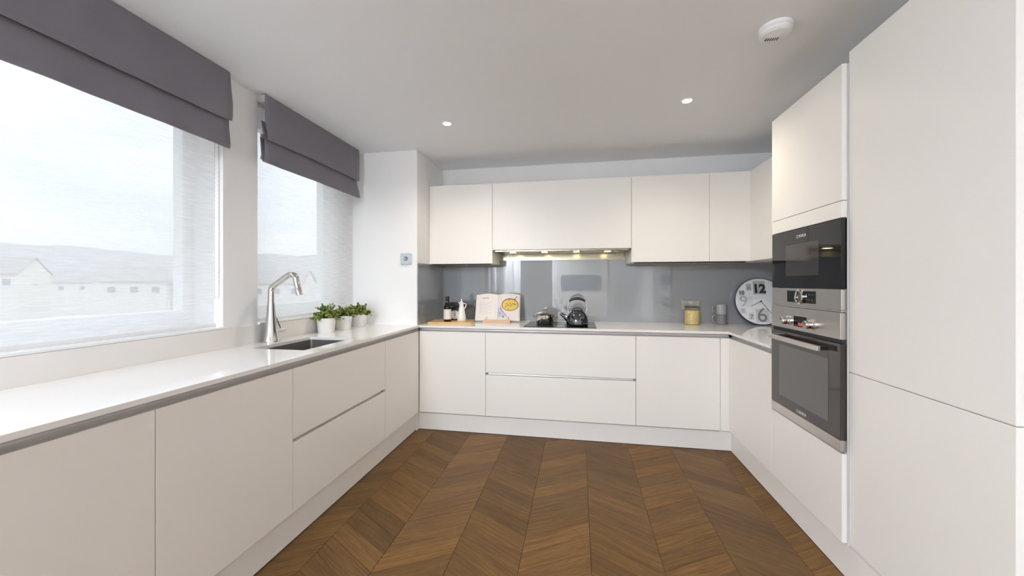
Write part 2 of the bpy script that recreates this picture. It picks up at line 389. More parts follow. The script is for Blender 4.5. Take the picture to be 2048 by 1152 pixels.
# ---- ceiling and walls
tag(MB().box(-2.235, 2.0, Y_REAR - 0.2, 3.95, Z_CEIL, Z_CEIL + 0.2).build('ceiling', M_CEIL), 'plain white painted ceiling', kind='structure')
tag(MB().box(-2.235, 2.0, Y_BACK, 3.95, 0, Z_CEIL).build('wall_back', M_WALL), 'white painted wall behind the wall cabinets', kind='structure')
tag(MB().box(X_RIGHT, 2.0, Y_REAR, Y_BACK, 0, Z_CEIL).build('wall_right', M_WALL), 'white painted wall behind the tall cabinets', kind='structure')
W4, W5 = (-1.80, -0.72), (0.82, 1.66)
tag(MB().cells('y', [-2.235, W4[0], W4[1], W5[0], W5[1], 2.0], [0, 0.08, 2.32, Z_CEIL], lambda i, j: i not in (1, 3) or j != 1, Y_REAR - 0.2, Y_REAR).build('wall_rear', M_WALL), 'white painted wall opposite the hob', kind='structure')
tag(MB().box(X_WALL, X_COL, Y_COL, Y_BACK, 0, Z_CEIL).build('wall_column', M_WALL), 'white boxed-out column between window and wall cabinets', kind='structure')
W1 = (-0.65, 1.76); W2 = (1.986, Y_COL); W3 = (-3.6, -0.85); Z_SILL = 1.02
ys = [Y_REAR, W3[0], W3[1], W1[0], W1[1], W2[0], W2[1], Y_BACK]
zs = [0, 0.08, Z_SILL, 2.32, Z_CEIL]
def wl_keep(i, j):
    if i == 1: return j in (0, 3)
    if i in (3, 5): return j < 2
    return True
tag(MB().cells('x', ys, zs, wl_keep, -2.235, X_WALL).build('wall_left', M_WALL), 'white window wall with wide window openings', kind='structure')

# ---- windows
def window(name, y0, y1, z0, z1, fl, fr, mull=(), label=None):
    r = structure(name, (-2.16, (y0 + y1) / 2, z0), label)
    b = MB(); b.box(-2.20, -2.13, y0, y0 + fl, z0, z1); b.box(-2.20, -2.13, y1 - fr, y1, z0, z1)
    b.box(-2.20, -2.13, y0 + fl, y1 - fr, z0, z0 + 0.055); b.box(-2.20, -2.13, y0 + fl, y1 - fr, z1 - 0.06, z1)
    b.build('frame', M_UPVC, r)
    cuts = [y0 + fl] + sorted(mull) + [y1 - fr]
    for m in mull: MB().box(-2.20, -2.13, m - 0.035, m + 0.035, z0 + 0.055, z1 - 0.06).build('mullion', M_UPVC, r)
    for a, c in zip(cuts, cuts[1:]):
        a += 0.035 if a in mull else 0; c -= 0.035 if c in mull else 0
        s = MB(); t = 0.045
        s.box(-2.188, -2.122, a, a + t, z0 + 0.055, z1 - 0.06, 0.004); s.box(-2.188, -2.122, c - t, c, z0 + 0.055, z1 - 0.06, 0.004)
        s.box(-2.188, -2.122, a + t, c - t, z0 + 0.055, z0 + 0.105, 0.004); s.box(-2.188, -2.122, a + t, c - t, z1 - 0.11, z1 - 0.06, 0.004)
        sa = s.build('sash', M_UPVC, r)
        MB().box(-2.162, -2.156, a + t - 0.005, c - t + 0.005, z0 + 0.1, z1 - 0.105).build('pane', M_PANE, sa)
    return r
w1 = window('window_1', W1[0], W1[1], Z_SILL, Z_CEIL, 0.05, 0.02, (0.55,), 'wide white-framed window behind the long sheer roller blind')
w2 = window('window_2', W2[0], W2[1], Z_SILL, Z_CEIL, 0.02, 0.17, (), 'narrower white-framed window beside the boxed column')
w3 = window('fill_window_3', W3[0], W3[1], 0.08, 2.32, 0.06, 0.06, (-2.225,), 'tall glazed balcony doors, added unseen for fill daylight')  # doors added behind the camera for more daylight
for nm, (a, c), lb in (('fill_window_4', W4, 'tall rear window added for fill daylight beside the balcony doors'), ('fill_window_5', W5, 'tall rear window added for fill daylight beside the far corner')):  # rear windows added out of view to let in fill light
    r = structure(nm, ((a + c) / 2, Y_REAR - 0.1, 0.08), lb)
    MB().cells('y', [a, a + 0.06, c - 0.06, c], [0.08, 0.14, 2.26, 2.32], lambda i, j: not (i == 1 and j == 1), Y_REAR - 0.14, Y_REAR - 0.07).build('frame', M_UPVC, r)
    MB().box(a + 0.055, c - 0.055, Y_REAR - 0.108, Y_REAR - 0.102, 0.135, 2.265).build('pane', M_PANE, r)
for w, (a, c) in ((w1, W1), (w2, W2)):
    MB().box(-2.13, X_WALL + 0.014, a + 0.001, c - 0.001, Z_SILL, Z_SILL + 0.012, 0.002).build('sill', M_UPVC, w)

# ================================================================== KITCHEN UNITS
def base_unit(label, run, a, c, fronts, deep, group, name='base_cabinet', door='door', rail_mid=None):
    """run 'L' (doors face +x), 'B' (face -y), 'R' (face -x); a..c along the run; fronts = [(z0,z1)]"""
    g, T = 0.0015, 0.02
    if run == 'L': loc = ((X_LD - 0.28), (a + c) / 2, 0.15); bx = lambda d0, d1, p, q, z0, z1, bv=0: MB().box(X_LD - d1, X_LD - d0, p, q, z0, z1, bv)
    elif run == 'B': loc = ((a + c) / 2, Y_BD + 0.28, 0.15); bx = lambda d0, d1, p, q, z0, z1, bv=0: MB().box(p, q, Y_BD + d0, Y_BD + d1, z0, z1, bv)
    else: loc = (X_RD + 0.28, (a + c) / 2, 0.15); bx = lambda d0, d1, p, q, z0, z1, bv=0: MB().box(X_RD + d0, X_RD + d1, p, q, z0, z1, bv)
    t = thing(name, label, 'cabinet', loc, group)
    top = 0.828
    # carcass: sides, back, base so that a sink can hang inside
    d1 = deep
    b = MB()
    def addbox(*q):
        tmp = bx(*q); me = bpy.data.meshes.new('t'); tmp.bm.to_mesh(me); tmp.bm.free(); b.bm.from_mesh(me); bpy.data.meshes.remove(me)
    addbox(T + 0.001, d1, a + 0.0005, a + 0.018, 0.15, top); addbox(T + 0.001, d1, c - 0.018, c - 0.0005, 0.15, top)
    addbox(T + 0.001, d1, a + 0.018, c - 0.018, 0.15, 0.168); addbox(d1 - 0.012, d1, a + 0.018, c - 0.018, 0.168, top)
    b.build('carcass', M_CARCD, t)
    for z0, z1 in fronts:
        bx(0, T, a + g, c - g, z0, z1, 0.0012).build(door, M_CAB, t)
    if rail_mid:
        z0, z1 = rail_mid
        prof = [(0.004, z0 - 0.004), (0.020, z0 - 0.004), (0.024, z0 + 0.004), (0.024, z1 - 0.002), (0.020, z1 + 0.006), (0.0195, z1 + 0.008), (0.030, z1 + 0.008), (0.030, z0 - 0.012), (0.0195, z0 - 0.012), (0.004 + 0.0160, z0 - 0.006)]
        prof = [(0.0202, z0 - 0.010), (0.0205, z0), (0.0235, z0 + 0.003), (0.026, (z0 + z1) / 2), (0.0235, z1), (0.0202, z1 + 0.010), (0.034, z1 + 0.010), (0.034, z0 - 0.010)]
        m = MB()
        if run == 'L': m.prism([(X_LD - d, z) for d, z in prof], 'y', a + 0.0008, c - 0.0008)
        else: m.prism([(Y_BD + d, z) for d, z in prof], 'x', a + 0.0008, c - 0.0008)
        m.build('grip_rail', M_RAIL, t)
    return t
DT, DB = Z_DT, Z_DB
DL, BL, RL = 0.572, 0.597, 0.654
gL = 'base cabinets under the windows'
base_unit('white handleless base cabinet at the near end of the window worktop', 'L', -0.20, 0.402, [(DB, DT)], DL, gL)
base_unit('wide white flat-fronted cabinet under the long window', 'L', 0.402, 1.002, [(DB, DT)], DL, gL)
base_unit('white flat-fronted cabinet between the long-window cabinet and the sink drawers', 'L', 1.002, 1.600, [(DB, DT)], DL, gL)
base_unit('white sink cabinet with two drawer fronts under the windows', 'L', 1.600, 2.481, [(DB, 0.499), (0.519, DT)], DL, gL, 'sink_cabinet', 'drawer_front', (0.499, 0.519))
base_unit('narrow white corner cabinet between the sink drawers and the inner corner', 'L', 2.481, 3.052, [(DB, DT)], DL, gL)
gB = 'base cabinets on the hob wall'
base_unit('white flat-fronted cabinet under the bamboo board', 'B', X_LD + 0.002, -0.769, [(DB, DT)], BL, gB)
base_unit('wide white cabinet with two drawer fronts under the hob', 'B', -0.769, 0.440, [(DB, 0.505), (0.525, DT)], BL, gB, 'drawer_cabinet', 'drawer_front', (0.505, 0.525))
base_unit('white flat-fronted cabinet under the pasta jar', 'B', 0.440, 1.0505, [(DB, DT)], BL, gB)
tag(MB().box(1.052, X_RD + 0.021, Y_BD, Y_BD + 0.02, DB, DT, 0.001).build('filler_panel', M_CAB, loc=(1.08, Y_BD, DB)), 'slim white filler strip in the right-hand inner corner', 'panel')
base_unit('white corner cabinet beside the built-in oven', 'R', 2.421, 3.052, [(DB, DT)], RL, 'base cabinets beside the oven')

# plinths
gP = 'kitchen plinths'
for (a, c, d, e_), lb in (((X_LP - 0.018, X_LP, -0.2, Y_BP), 'long white plinth under the window cabinets'), ((X_LP, X_RP, Y_BP, Y_BP + 0.018), 'white plinth under the hob drawers'), ((X_RP, X_RP + 0.018, 1.2015, Y_BP), 'white plinth under the oven and tall cabinets')):
    t = thing('plinth', lb, 'plinth', ((a + c) / 2, (d + e_) / 2, 0), gP)
    MB().box(a, c, d, e_, 0.004, 0.1495).build('board', M_CAB, t)
    k = 0.0006
    MB().box(a - k, c + k, d - k, e_ + k, 0, 0.0045).build('floor_shadow_line', M_DARKGAP, t)  # dark strip painting the shadow line where plinth meets floor
# curved grip channel running under the worktop edge
def channel(z0, z1):
    pts = [(0.010, z1)]
    pts += [(0.010 + 0.018 * math.sin(PI * k / 10) ** 0.8, z1 - (z1 - z0) * k / 10) for k in range(1, 10)]
    pts += [(0.0045, z0), (0.0045, z0 - 0.0008), (0.046, z0 - 0.0008), (0.046, z1)]
    return pts
PR = channel(Z_DT + 0.0012, Z_WB)
gR = 'grip rails under the worktop'
tag(MB().prism([(X_LD - d, z) for d, z in PR], 'y', -0.2, Y_BD + 0.012).build('grip_rail', M_RAIL, loc=(X_LD, 1.4, 0.85)), 'long curved metal grip rail under the window worktop edge', 'rail', gR)
tag(MB().prism([(Y_BD + d, z) for d, z in PR], 'x', X_LD, X_RD + 0.010).build('grip_rail', M_RAIL, loc=(0, Y_BD, 0.85)), 'curved metal grip rail under the hob worktop edge', 'rail', gR)
tag(MB().prism([(X_RD + d, z) for d, z in PR], 'y', 2.421, Y_BD + 0.012).build('grip_rail', M_RAIL, loc=(X_RD, 2.7, 0.85)), 'short curved metal grip rail beside the oven', 'rail', gR)

# worktop: U shape with the sink cut out
SX0, SX1, SY0, SY1 = -1.79, -1.462, 1.80, 2.262
wt = thing('worktop', 'U-shaped glossy white quartz worktop', 'worktop', (0, Y_BW, Z_WB))
xs = [X_WALL, SX0, SX1, X_COL, X_LW, X_RW, X_RIGHT]; yy = [-0.2, SY0, SY1, 2.421, Y_BW, Y_COL, Y_BACK]
def wt_keep(i, j):
    xm, ym = (xs[i] + xs[i + 1]) / 2, (yy[j] + yy[j + 1]) / 2
    if SX0 < xm < SX1 and SY0 < ym < SY1: return False
    if xm < X_COL: return ym < Y_COL
    if xm < X_LW: return True
    if xm < X_RW: return ym > Y_BW
    return ym > 2.421
MB().cells('z', xs, yy, wt_keep, Z_WB, Z_W).build('slab', M_QUARTZ, wt)
tag(MB().box(X_WALL, X_WALL + 0.012, -0.2, Y_COL, Z_W, Z_SILL - 0.001, 0.001).build('worktop_upstand', M_UPST, loc=(X_WALL, 1.4, Z_W)), 'long white upstand between worktop and window sill', 'upstand')

# sink
sk = thing('sink', 'undermount stainless steel sink in the window worktop', 'sink', ((SX0 + SX1) / 2, (SY0 + SY1) / 2, 0.70))
b = MB(); e = 0.004; x0, x1, y0, y1 = SX0 - e, SX1 + e, SY0 - e, SY1 + e; zt, zb = Z_WB - 0.0005, 0.70
def rrect(x0, x1, y0, y1, r, n=5):
    return arc((x1 - r, y1 - r), r, 0, 90, n) + arc((x0 + r, y1 - r), r, 90, 180, n) + arc((x0 + r, y0 + r), r, 180, 270, n) + arc((x1 - r, y0 + r), r, 270, 360, n)
loops = []
for off, z, r in ((-0.022, zt, 0.03), (0.0, zt, 0.016), (0.0, zb + 0.015, 0.016), (0.012, zb, 0.02)):
    loops.append([b.bm.verts.new((x, y, z)) for x, y in rrect(x0 + off, x1 - off, y0 + off, y1 - off, r)])
for A, Bq in zip(loops, loops[1:]):
    for k in range(len(A)): b.bm.faces.new((A[k], A[(k + 1) % len(A)], Bq[(k + 1) % len(A)], Bq[k]))
b.bm.faces.new(loops[-1])
b.build('basin', M_SINK, sk, smooth=35)
MB().lathe([(0.0, 0.0005), (0.03, 0.0005), (0.042, 0.003), (0.045, 0.0015), (0.045, 0)], ((SX0 + SX1) / 2, (SY0 + SY1) / 2, zb), 24, cap=False).build('drain', M_CHROME, sk, smooth=40)

# tap
TX, TY = -1.870, 2.018
tp = thing('kitchen_tap', 'tall angular polished steel mixer tap behind the sink', 'tap', (TX, TY, Z_W))
MB().lathe([(0.046, 0), (0.0465, 0.004), (0.044, 0.012), (0.036, 0.07), (0.029, 0.13), (0.0235, 0.19), (0.021, 0.237)], (TX, TY, Z_W), 32).build('body', M_CHROME, tp, smooth=40)
pth = [(TX, 1.147), (TX, 1.222)] + arc((TX + 0.045, 1.222), 0.045, 180, 122, 6)[1:]
px, pz = pth[-1]; pth += [(px + 0.115 * 0.848, pz + 0.115 * 0.53)]
cx_, cz_ = pth[-1][0] + 0.038 * 0.53, pth[-1][1] - 0.038 * 0.848
pth += arc((cx_, cz_), 0.038, 122, 14, 9)[1:]
ex, ez = pth[-1]; dirx, dirz = 0.242, -0.970
pth += [(ex + dirx * 0.055, ez + dirz * 0.055)]
MB().tube([(x, TY, z) for x, z in pth], 0.0185, 16).build('spout', M_CHROME, tp, smooth=40)
hx, hz = pth[-1]
MB().tube([(hx, TY, hz), (hx + dirx * 0.003, TY, hz + dirz * 0.003), (hx + dirx * 0.045, TY, hz + dirz * 0.045)], [0.0185, 0.0195, 0.0205], 16).build('spray_head', M_CHROME, tp, smooth=40)
kb = MB().tube([(TX, TY + 0.03, 0.972), (TX, TY + 0.058, 0.972), (TX, TY + 0.060, 0.972), (TX, TY + 0.064, 0.972), (TX, TY + 0.066, 0.972), (TX, TY + 0.098, 0.972)], [0.017, 0.017, 0.015, 0.015, 0.017, 0.017], 20).build('control_knob', M_CHROME, tp, smooth=40)
MB().tube([(TX, TY + 0.075, 0.985), (TX - 0.012, TY + 0.045, 1.072)], [0.0045, 0.0035], 8).build('lever', M_CHROME, kb, smooth=40)

# wall cabinets
def wall_unit(label, a, c, z0, run='B', back=None):
    gW = 'wall cabinets above the splashback'
    if run == 'B':
        t = thing('wall_cabinet', label, 'cabinet', ((a + c) / 2, Y_BACK - 0.17, z0), gW)
        MB().box(a + 0.0005, c - 0.0005, Y_UP + 0.021, Y_BACK, z0 + 0.002, Z_UT - 0.004).build('carcass', M_CARC, t)
        MB().box(a + 0.0015, c - 0.0015, Y_UP, Y_UP + 0.02, z0, Z_UT, 0.0012).build('door', M_CAB, t)
    else:
        t = thing('wall_cabinet', label, 'cabinet', (1.55, (a + c) / 2, z0), gW)
        MB().box(1.359 + 0.021, X_RIGHT, a + 0.0005, c - 0.0005, z0 + 0.002, Z_UT - 0.004).build('carcass', M_CARC, t)
        MB().box(1.359, 1.379, a + 0.0015, c - 0.0015, z0, Z_UT, 0.0012).build('door', M_CAB, t)
    return t
wall_unit('white wall cabinet next to the boxed column', X_COL + 0.001, -0.769, Z_UB)
hood_cab = wall_unit('wide shallow white wall cabinet housing the extractor over the hob', -0.769, 0.441, Z_HB)
wall_unit('white wall cabinet above the pasta jar', 0.441, 1.056, Z_UB)
wall_unit('narrow white wall cabinet in the right-hand corner', 1.056, 1.3785, Z_UB)
wall_unit('white wall cabinet beside the tall oven housing', 2.50, Y_UP + 0.019, Z_UB, 'R')
tag(MB().box(1.359, 1.379, 2.421, 2.4985, Z_UB, Z_UT, 0.001).box(1.379, X_RIGHT, 2.44, 2.4985, Z_UB + 0.002, Z_UT - 0.004).build('filler_panel', M_CAB, loc=(1.45, 2.46, Z_UB)), 'slim white filler between wall cabinet and tall oven housing', 'panel')
# black strips standing in for the shadow gap under the wall cabinets
for lab, x0, x1 in (('slim dark strip standing in for shadow under the wall cabinet by the column', X_COL + 0.02, -0.80), ('slim dark strip standing in for shadow under the wall cabinet above the pasta jar', 0.47, 1.34)):
    t = thing('shadow_strip', lab, 'shadow strip', ((x0 + x1) / 2, Y_UP + 0.06, Z_UB - 0.01), 'strips under the wall cabinets')
    MB().box(x0, x1, Y_UP + 0.03, Y_UP + 0.075, Z_UB - 0.008, Z_UB + 0.002, 0.001).build('housing', M_BLACK, t)
    MB().lathe([(0.012, -0.003), (0.012, 0.0)], ((x0 + x1) / 2 + 0.05, Y_UP + 0.052, Z_UB - 0.008), 16).build('sensor', M_WHITE, t)

# extractor insert
hd = thing('extractor_hood', 'steel extractor insert with lit lamps under the wide wall cabinet', 'extractor', (-0.164, 3.48, Z_HB - 0.02))
MB().box(-0.752, 0.424, Y_UP + 0.03, Y_BACK - 0.014, Z_HB - 0.014, Z_HB + 0.001, 0.002).build('underside', M_HOODBACK, hd)
MB().box(-0.752, 0.424, Y_BACK - 0.0135, Y_BACK - 0.0005, 1.497, Z_HB + 0.001).build('back_panel', M_HOODBACK, hd)
for k in range(3): MB().box(-0.70 + k * 0.36, -0.37 + k * 0.36, 3.47, 3.62, Z_HB - 0.017, Z_HB - 0.013, 0.001).build('filter_panel', M_STEEL, hd)
for x in (-0.597, -0.306, -0.02, 0.25):
    lm = MB().box(x - 0.03, x + 0.03, 3.385, 3.435, Z_HB - 0.019, Z_HB - 0.0135, 0.001).build('lamp_bezel', M_STEEL, hd)
    MB().box(x - 0.025, x + 0.025, 3.39, 3.43, Z_HB - 0.0205, Z_HB - 0.0185).build('lamp_lens', M_HOODLED, lm)

# splashbacks
gS = 'grey glass splashbacks'
YS = Y_BACK - 0.008
us = [X_COL + 0.009, -0.769, 0.441, X_RIGHT]; zz = [Z_W, Z_UB, 1.4965]
tag(MB().cells('y', us, zz, lambda i, j: j == 0 or i == 1, YS, Y_BACK - 0.0005).build('splashback', M_SPLASH, loc=(0, YS, Z_W)), 'long grey glass splashback behind the hob', 'splashback', gS)
tag(MB().box(X_COL + 0.0005, X_COL + 0.008, Y_COL + 0.002, YS + 0.007, Z_W, Z_UB - 0.001).build('splashback', M_SPLASH, loc=(X_COL, 3.35, Z_W)), 'short grey glass splashback on the side of the boxed column', 'splashback', gS)
tag(MB().box(X_RIGHT - 0.008, X_RIGHT - 0.0005, 2.421, YS - 0.0005, Z_W, Z_UB - 0.001).build('splashback', M_SPLASH, loc=(X_RIGHT, 3.0, Z_W)), 'grey glass splashback on the wall behind the clock', 'splashback', gS)

# tall oven housing
YO0, YO1 = 1.8275, 2.419
oh = thing('oven_housing', 'tall white cabinet housing the microwave and oven', 'cabinet', (1.44, 2.12, 0.15))
b = MB(); X0 = X_RD + 0.0215; X_BK = X_RIGHT - 0.022
b.box(X0, X_BK, YO0 + 0.0005, YO0 + 0.018, 0.15, 2.21); b.box(X0, X_BK, YO1 - 0.018, YO1, 0.15, 2.21)
for z in (0.15, 0.528, 1.150, 1.60, 2.192): b.box(X0, X_BK, YO0 + 0.018, YO1 - 0.018, z, z + 0.016)
b.box(X_BK - 0.012, X_BK, YO0 + 0.018, YO1 - 0.018, 0.166, 2.2); b.build('carcass', M_CARC, oh)
MB().box(X_RD, X_RD + 0.02, YO0, YO1 - 0.0015, 1.6286, 2.2123, 0.0012).build('door', M_CAB, oh)
MB().box(X_RD, X_RD + 0.02, YO0, YO1 - 0.0015, 1.5545, 1.6255, 0.0012).build('filler_strip', M_CAB, oh)
MB().box(X_RD, X_RD + 0.02, YO0, YO1 - 0.0015, DB, 0.541, 0.0012).build('drawer_front', M_CAB, oh)

# microwave
mw = thing('microwave', 'built-in black glass microwave with steel control strip above the oven', 'microwave', (1.3, 2.12, 1.151))
A, Z = YO0 + 0.003, YO1 - 0.006
MB().box(X_RD + 0.0215, 1.55, A + 0.03, Z - 0.03, 1.168, 1.548).build('body', M_BLACK, mw)
dr = MB().box(X_RD - 0.001, X_RD + 0.0212, A, Z, 1.2475, 1.5515, 0.001).build('door', M_BLACKGLASS, mw)
MB().box(X_RD - 0.0016, X_RD, 1.983, 2.267, 1.311, 1.475).build('window', mat('microwave_window', (0.035, 0.033, 0.03), 0.08, spec=0.5), dr)
text_mesh('BOSCH', 0.0185, Matrix.Translation((X_RD - 0.0018, 2.112, 1.512)) @ FACE_LEFT, 'logo_lettering', M_LOGO, dr, bold=0.0004)
MB().lathe([(0.0065, 0), (0.0085, 0), (0.0085, -0.0006), (0.0065, -0.0006), (0.0065, 0)], (X_RD - 0.001, 2.158, 1.512), 20, axis='x', cap=False).build('logo_emblem', M_LOGO, dr)
cp = MB().box(X_RD - 0.001, X_RD + 0.0212, A, Z, 1.1565, 1.2455, 0.001).build('control_strip', M_STEEL, mw)
MB().box(X_RD - 0.0016, X_RD, 2.005, 2.252, 1.1735, 1.2335).build('touch_display', M_BLACKGLASS, cp)
MB().lathe([(0.026, 0), (0.037, 0), (0.037, -0.010), (0.033, -0.013), (0.028, -0.012), (0.026, -0.006), (0.026, 0)], (X_RD - 0.0012, 2.130, 1.203), 36, axis='x', cap=False).build('dial_ring', M_CHROME, cp, smooth=40)
MB().lathe([(0.0259, 0), (0.0259, -0.005), (0.024, -0.006)], (X_RD - 0.0012, 2.130, 1.203), 32, axis='x').build('dial_screen', M_OVENWIN, cp, smooth=40)
for j in range(2):
    for i in range(3): MB().lathe([(0.0022, 0), (0.0022, -0.0004)], (X_RD - 0.0016, 2.080 - i * 0.024, 1.190 + j * 0.026), 8, axis='x').build('touch_key', M_INK, cp)
MB().box(X_RD - 0.001, X_RD + 0.018, A, Z, 1.1475, 1.1555, 0.001).build('trim_strip', M_STEEL, mw)

# oven
ov = thing('oven', 'built-in stainless steel oven with two knobs and long bar handle', 'oven', (1.3, 2.12, 0.545))
MB().box(X_RD + 0.0215, 1.62, A + 0.02, Z - 0.02, 0.55, 1.14).build('body', M_BLACK, ov)
pn = MB().box(X_RD - 0.004, X_RD + 0.0212, A, Z, 1.030, 1.1455, 0.0015).build('control_panel', M_STEEL, ov)
MB().box(X_RD - 0.0046, X_RD - 0.003, 2.072, 2.185, 1.050, 1.1035).build('display', M_BLACKGLASS, pn)
text_mesh('12:00', 0.020, Matrix.Translation((X_RD - 0.0049, 2.122, 1.063)) @ FACE_LEFT, 'red_digits', M_RED, pn, extrude=0.0001)
for y in (2.236, 2.024):
    kn = MB().lathe([(0.0245, 0), (0.0245, -0.006), (0.020, -0.009), (0.020, -0.034), (0.018, -0.037)], (X_RD - 0.004, y, 1.073), 32, axis='x').build('knob', M_CHROME, pn, smooth=35)
    MB().lathe([(0.0265, 0), (0.0265, -0.004), (0.0245, -0.005)], (X_RD - 0.004, y, 1.073), 32, axis='x').build('knob_collar', M_STEEL, kn, smooth=35)
    MB().box(X_RD - 0.0415, X_RD - 0.0395, y - 0.0012, y + 0.0012, 1.075, 1.089).build('pointer_mark', M_INKDARK, kn)
MB().box(X_RD + 0.004, X_RD + 0.0212, A + 0.002, Z - 0.002, 1.0125, 1.030).build('vent_gap', M_DARKGAP, ov)
od = MB().box(X_RD - 0.004, X_RD + 0.0212, A, Z, 0.5985, 1.0115, 0.001).build('door', M_BROWNGLASS, ov)
MB().box(X_RD - 0.0046, X_RD - 0.003, 1.911, 2.329, 0.651, 0.933).build('door_window', M_OVENWIN, od)
bar = MB().box(X_RD - 0.052, X_RD - 0.036, 1.905, 2.345, 0.966, 0.990, 0.003).build('handle', M_STEEL, od)
for y in (1.925, 2.325): MB().box(X_RD - 0.037, X_RD - 0.003, y - 0.012, y + 0.012, 0.970, 0.986, 0.002).build('handle_bracket', M_BLACK, bar)
text_mesh('BOSCH', 0.0185, Matrix.Translation((X_RD - 0.0047, 2.105, 0.617)) @ FACE_LEFT, 'logo_lettering', M_LOGO, od, bold=0.0004)
MB().lathe([(0.0065, 0), (0.0085, 0), (0.0085, -0.0006), (0.0065, -0.0006), (0.0065, 0)], (X_RD - 0.004, 2.152, 0.617), 20, axis='x', cap=False).build('logo_emblem', M_LOGO, od)
MB().box(X_RD - 0.004, X_RD + 0.0212, A, Z, 0.548, 0.5970, 0.001).build('bottom_strip', M_STEEL, ov)

# tall fridge cabinet
YT0, YT1 = 1.2015, 1.8225
tf = thing('tall_cabinet', 'tall white two-door cabinet beside the oven housing', 'cabinet', (1.44, 1.51, 0.15))
MB().box(X_RT + 0.0215, X_RIGHT - 0.022, YT0 + 0.001, YT1 + 0.004, 0.15, 2.252).build('carcass', M_CARC, tf)
MB().box(X_RT, X_RT + 0.021, YT0, YT1 - 0.003, 0.8955, 2.2552, 0.0015).build('door', M_CAB, tf)
MB().box(X_RT, X_RT + 0.021, YT0, YT1 - 0.003, DB, 0.8925, 0.0015).build('door', M_CAB, tf)

MB().box(X_RT + 0.005, X_RT + 0.0215, YT1 - 0.0028, YT1 + 0.0042, DB, 2.25).build('gap_shadow', M_DARKGAP, tf)  # dark strip painting the shadow between the two tall cabinets

# ================================================================== WINDOW BLINDS
def roman(label, y0, y1, seed):
    rnd = random.Random(seed)
    t = thing('roman_blind', label, 'blind', (X_WALL + 0.05, (y0 + y1) / 2, 2.0), 'roman blinds')
    n = max(24, int((y1 - y0) * 28)); Y = [y0 + (y1 - y0) * k / n for k in range(n + 1)]
    ph = [rnd.uniform(0, 6.28) for _ in range(6)]
    def wob(amp):
        def f(x, y, z):
            d = min(y - y0, y1 - y); endw = math.exp(-max(0, d) / 0.09)
            down = max(0.0, min(1.0, (2.42 - z) / 0.30))
            q = amp * down * (1.6 * math.sin(7 * y + ph[0]) + 0.8 * math.sin(17 * y + ph[1] + 6 * z) + 0.7 * math.sin(31 * y - 14 * z + ph[4])) + 0.012 * endw * down * math.sin(11 * z + ph[2])
            sgn = 1 if y > (y0 + y1) / 2 else -1
            return (x + q, y + sgn * endw * 0.012 * math.sin(18 * (2.42 - z)) * down, z + 0.004 * down * math.sin(3.1 * y + ph[3]))
        return f
    up = MB().sheet([(-1.898, 2.419), (-1.872, 2.4215), (-1.869, 2.410), (-1.868, 2.33), (-1.862, 2.25), (-1.856, 2.185), (-1.855, 2.160), (-1.859, 2.150), (-1.866, 2.152), (-1.874, 2.17), (-1.882, 2.21), (-1.888, 2.26)], Y, wob(0.0016)).build('upper_fold', M_BLIND, t, smooth=60)
    lo = MB().sheet([(-1.890, 2.262), (-1.884, 2.20), (-1.878, 2.12), (-1.874, 2.055), (-1.874, 2.022), (-1.878, 2.010), (-1.886, 2.011), (-1.896, 2.035), (-1.904, 2.09), (-1.908, 2.17)], Y, wob(0.002)).build('lower_fold', M_BLIND, t, smooth=60)
    for o in (up, lo):
        md = o.modifiers.new('thickness', 'SOLIDIFY'); md.thickness = 0.0022; md.offset = 0
    MB().box(X_WALL + 0.002, -1.873, y0 + 0.012, y1 - 0.012, 2.392, 2.4255, 0.002).build('headrail', M_LINING, t)
    for y in (y0 + 0.004, y1 - 0.010): MB().box(X_WALL, -1.878, y, y + 0.006, 2.378, 2.4255, 0.001).build('bracket', M_RAIL, t)
    for k in range(3):
        y = y0 + 0.02 + (y1 - y0 - 0.04) * k / 2
        MB().tube([(-1.912, y, 2.395), (-1.913, y, 2.03)], 0.0012, 6).build('lift_cord', M_LINING, t)
    for z in (2.165, 2.03): MB().box(-1.915, -1.909, y0 + 0.01, y1 - 0.01, z, z + 0.022, 0.001).build('batten', M_LINING, t)
    return t
roman('long grey-purple fabric roman blind over the wide window', -0.64, 1.742, 3)
roman('short grey-purple fabric roman blind beside the boxed column', 1.975, 2.962, 5)
def roller(label, y0, y1, chain_y):
    t = thing('roller_blind', label, 'blind', (-1.985, (y0 + y1) / 2, 1.035), 'sheer roller blinds')
    b = MB(); ny = 24
    b.sheet([(-1.985, z) for z in (2.385, 1.9, 1.45, 1.05)], [y0 + (y1 - y0) * k / ny for k in range(ny + 1)], lambda x, y, z: (x + 0.0025 * math.sin(2.3 * y) * (2.385 - z), y, z))
    b.build('sheer_fabric', M_SHEER, t, smooth=60)
    MB().box(-1.990, -1.980, y0, y1, 1.034, 1.052, 0.002).build('bottom_bar', M_WHITE, t)
    MB().tube([(-1.988, y0, 2.395), (-1.988, y1, 2.395)], 0.02, 16).build('roller_tube', M_WHITE, t, smooth=40)
    if chain_y is not None:
        b = MB(); cx = -1.957; zc = 1.20
        pts = [(chain_y - 0.011, z) for z in [2.36 - 0.012 * k for k in range(97)]] + [(chain_y - 0.011 * math.cos(PI * k / 6), zc - 0.011 * math.sin(PI * k / 6)) for k in range(1, 6)]
        pts += [(chain_y + 0.011, zc + 0.012 * k) for k in range(97)]
        b.tube([(cx, y, z) for y, z in pts], [0.0022 if k % 2 else 0.0011 for k in range(len(pts))], 6)
        b.build('bead_chain', M_RAIL, t, smooth=60)
    return t
roller('wide sheer white roller blind over the long window', W1[0] + 0.01, W1[1] - 0.006, 1.742)
roller('narrow sheer white roller blind over the window behind the tap', W2[0] + 0.008, W2[1] - 0.010, None)

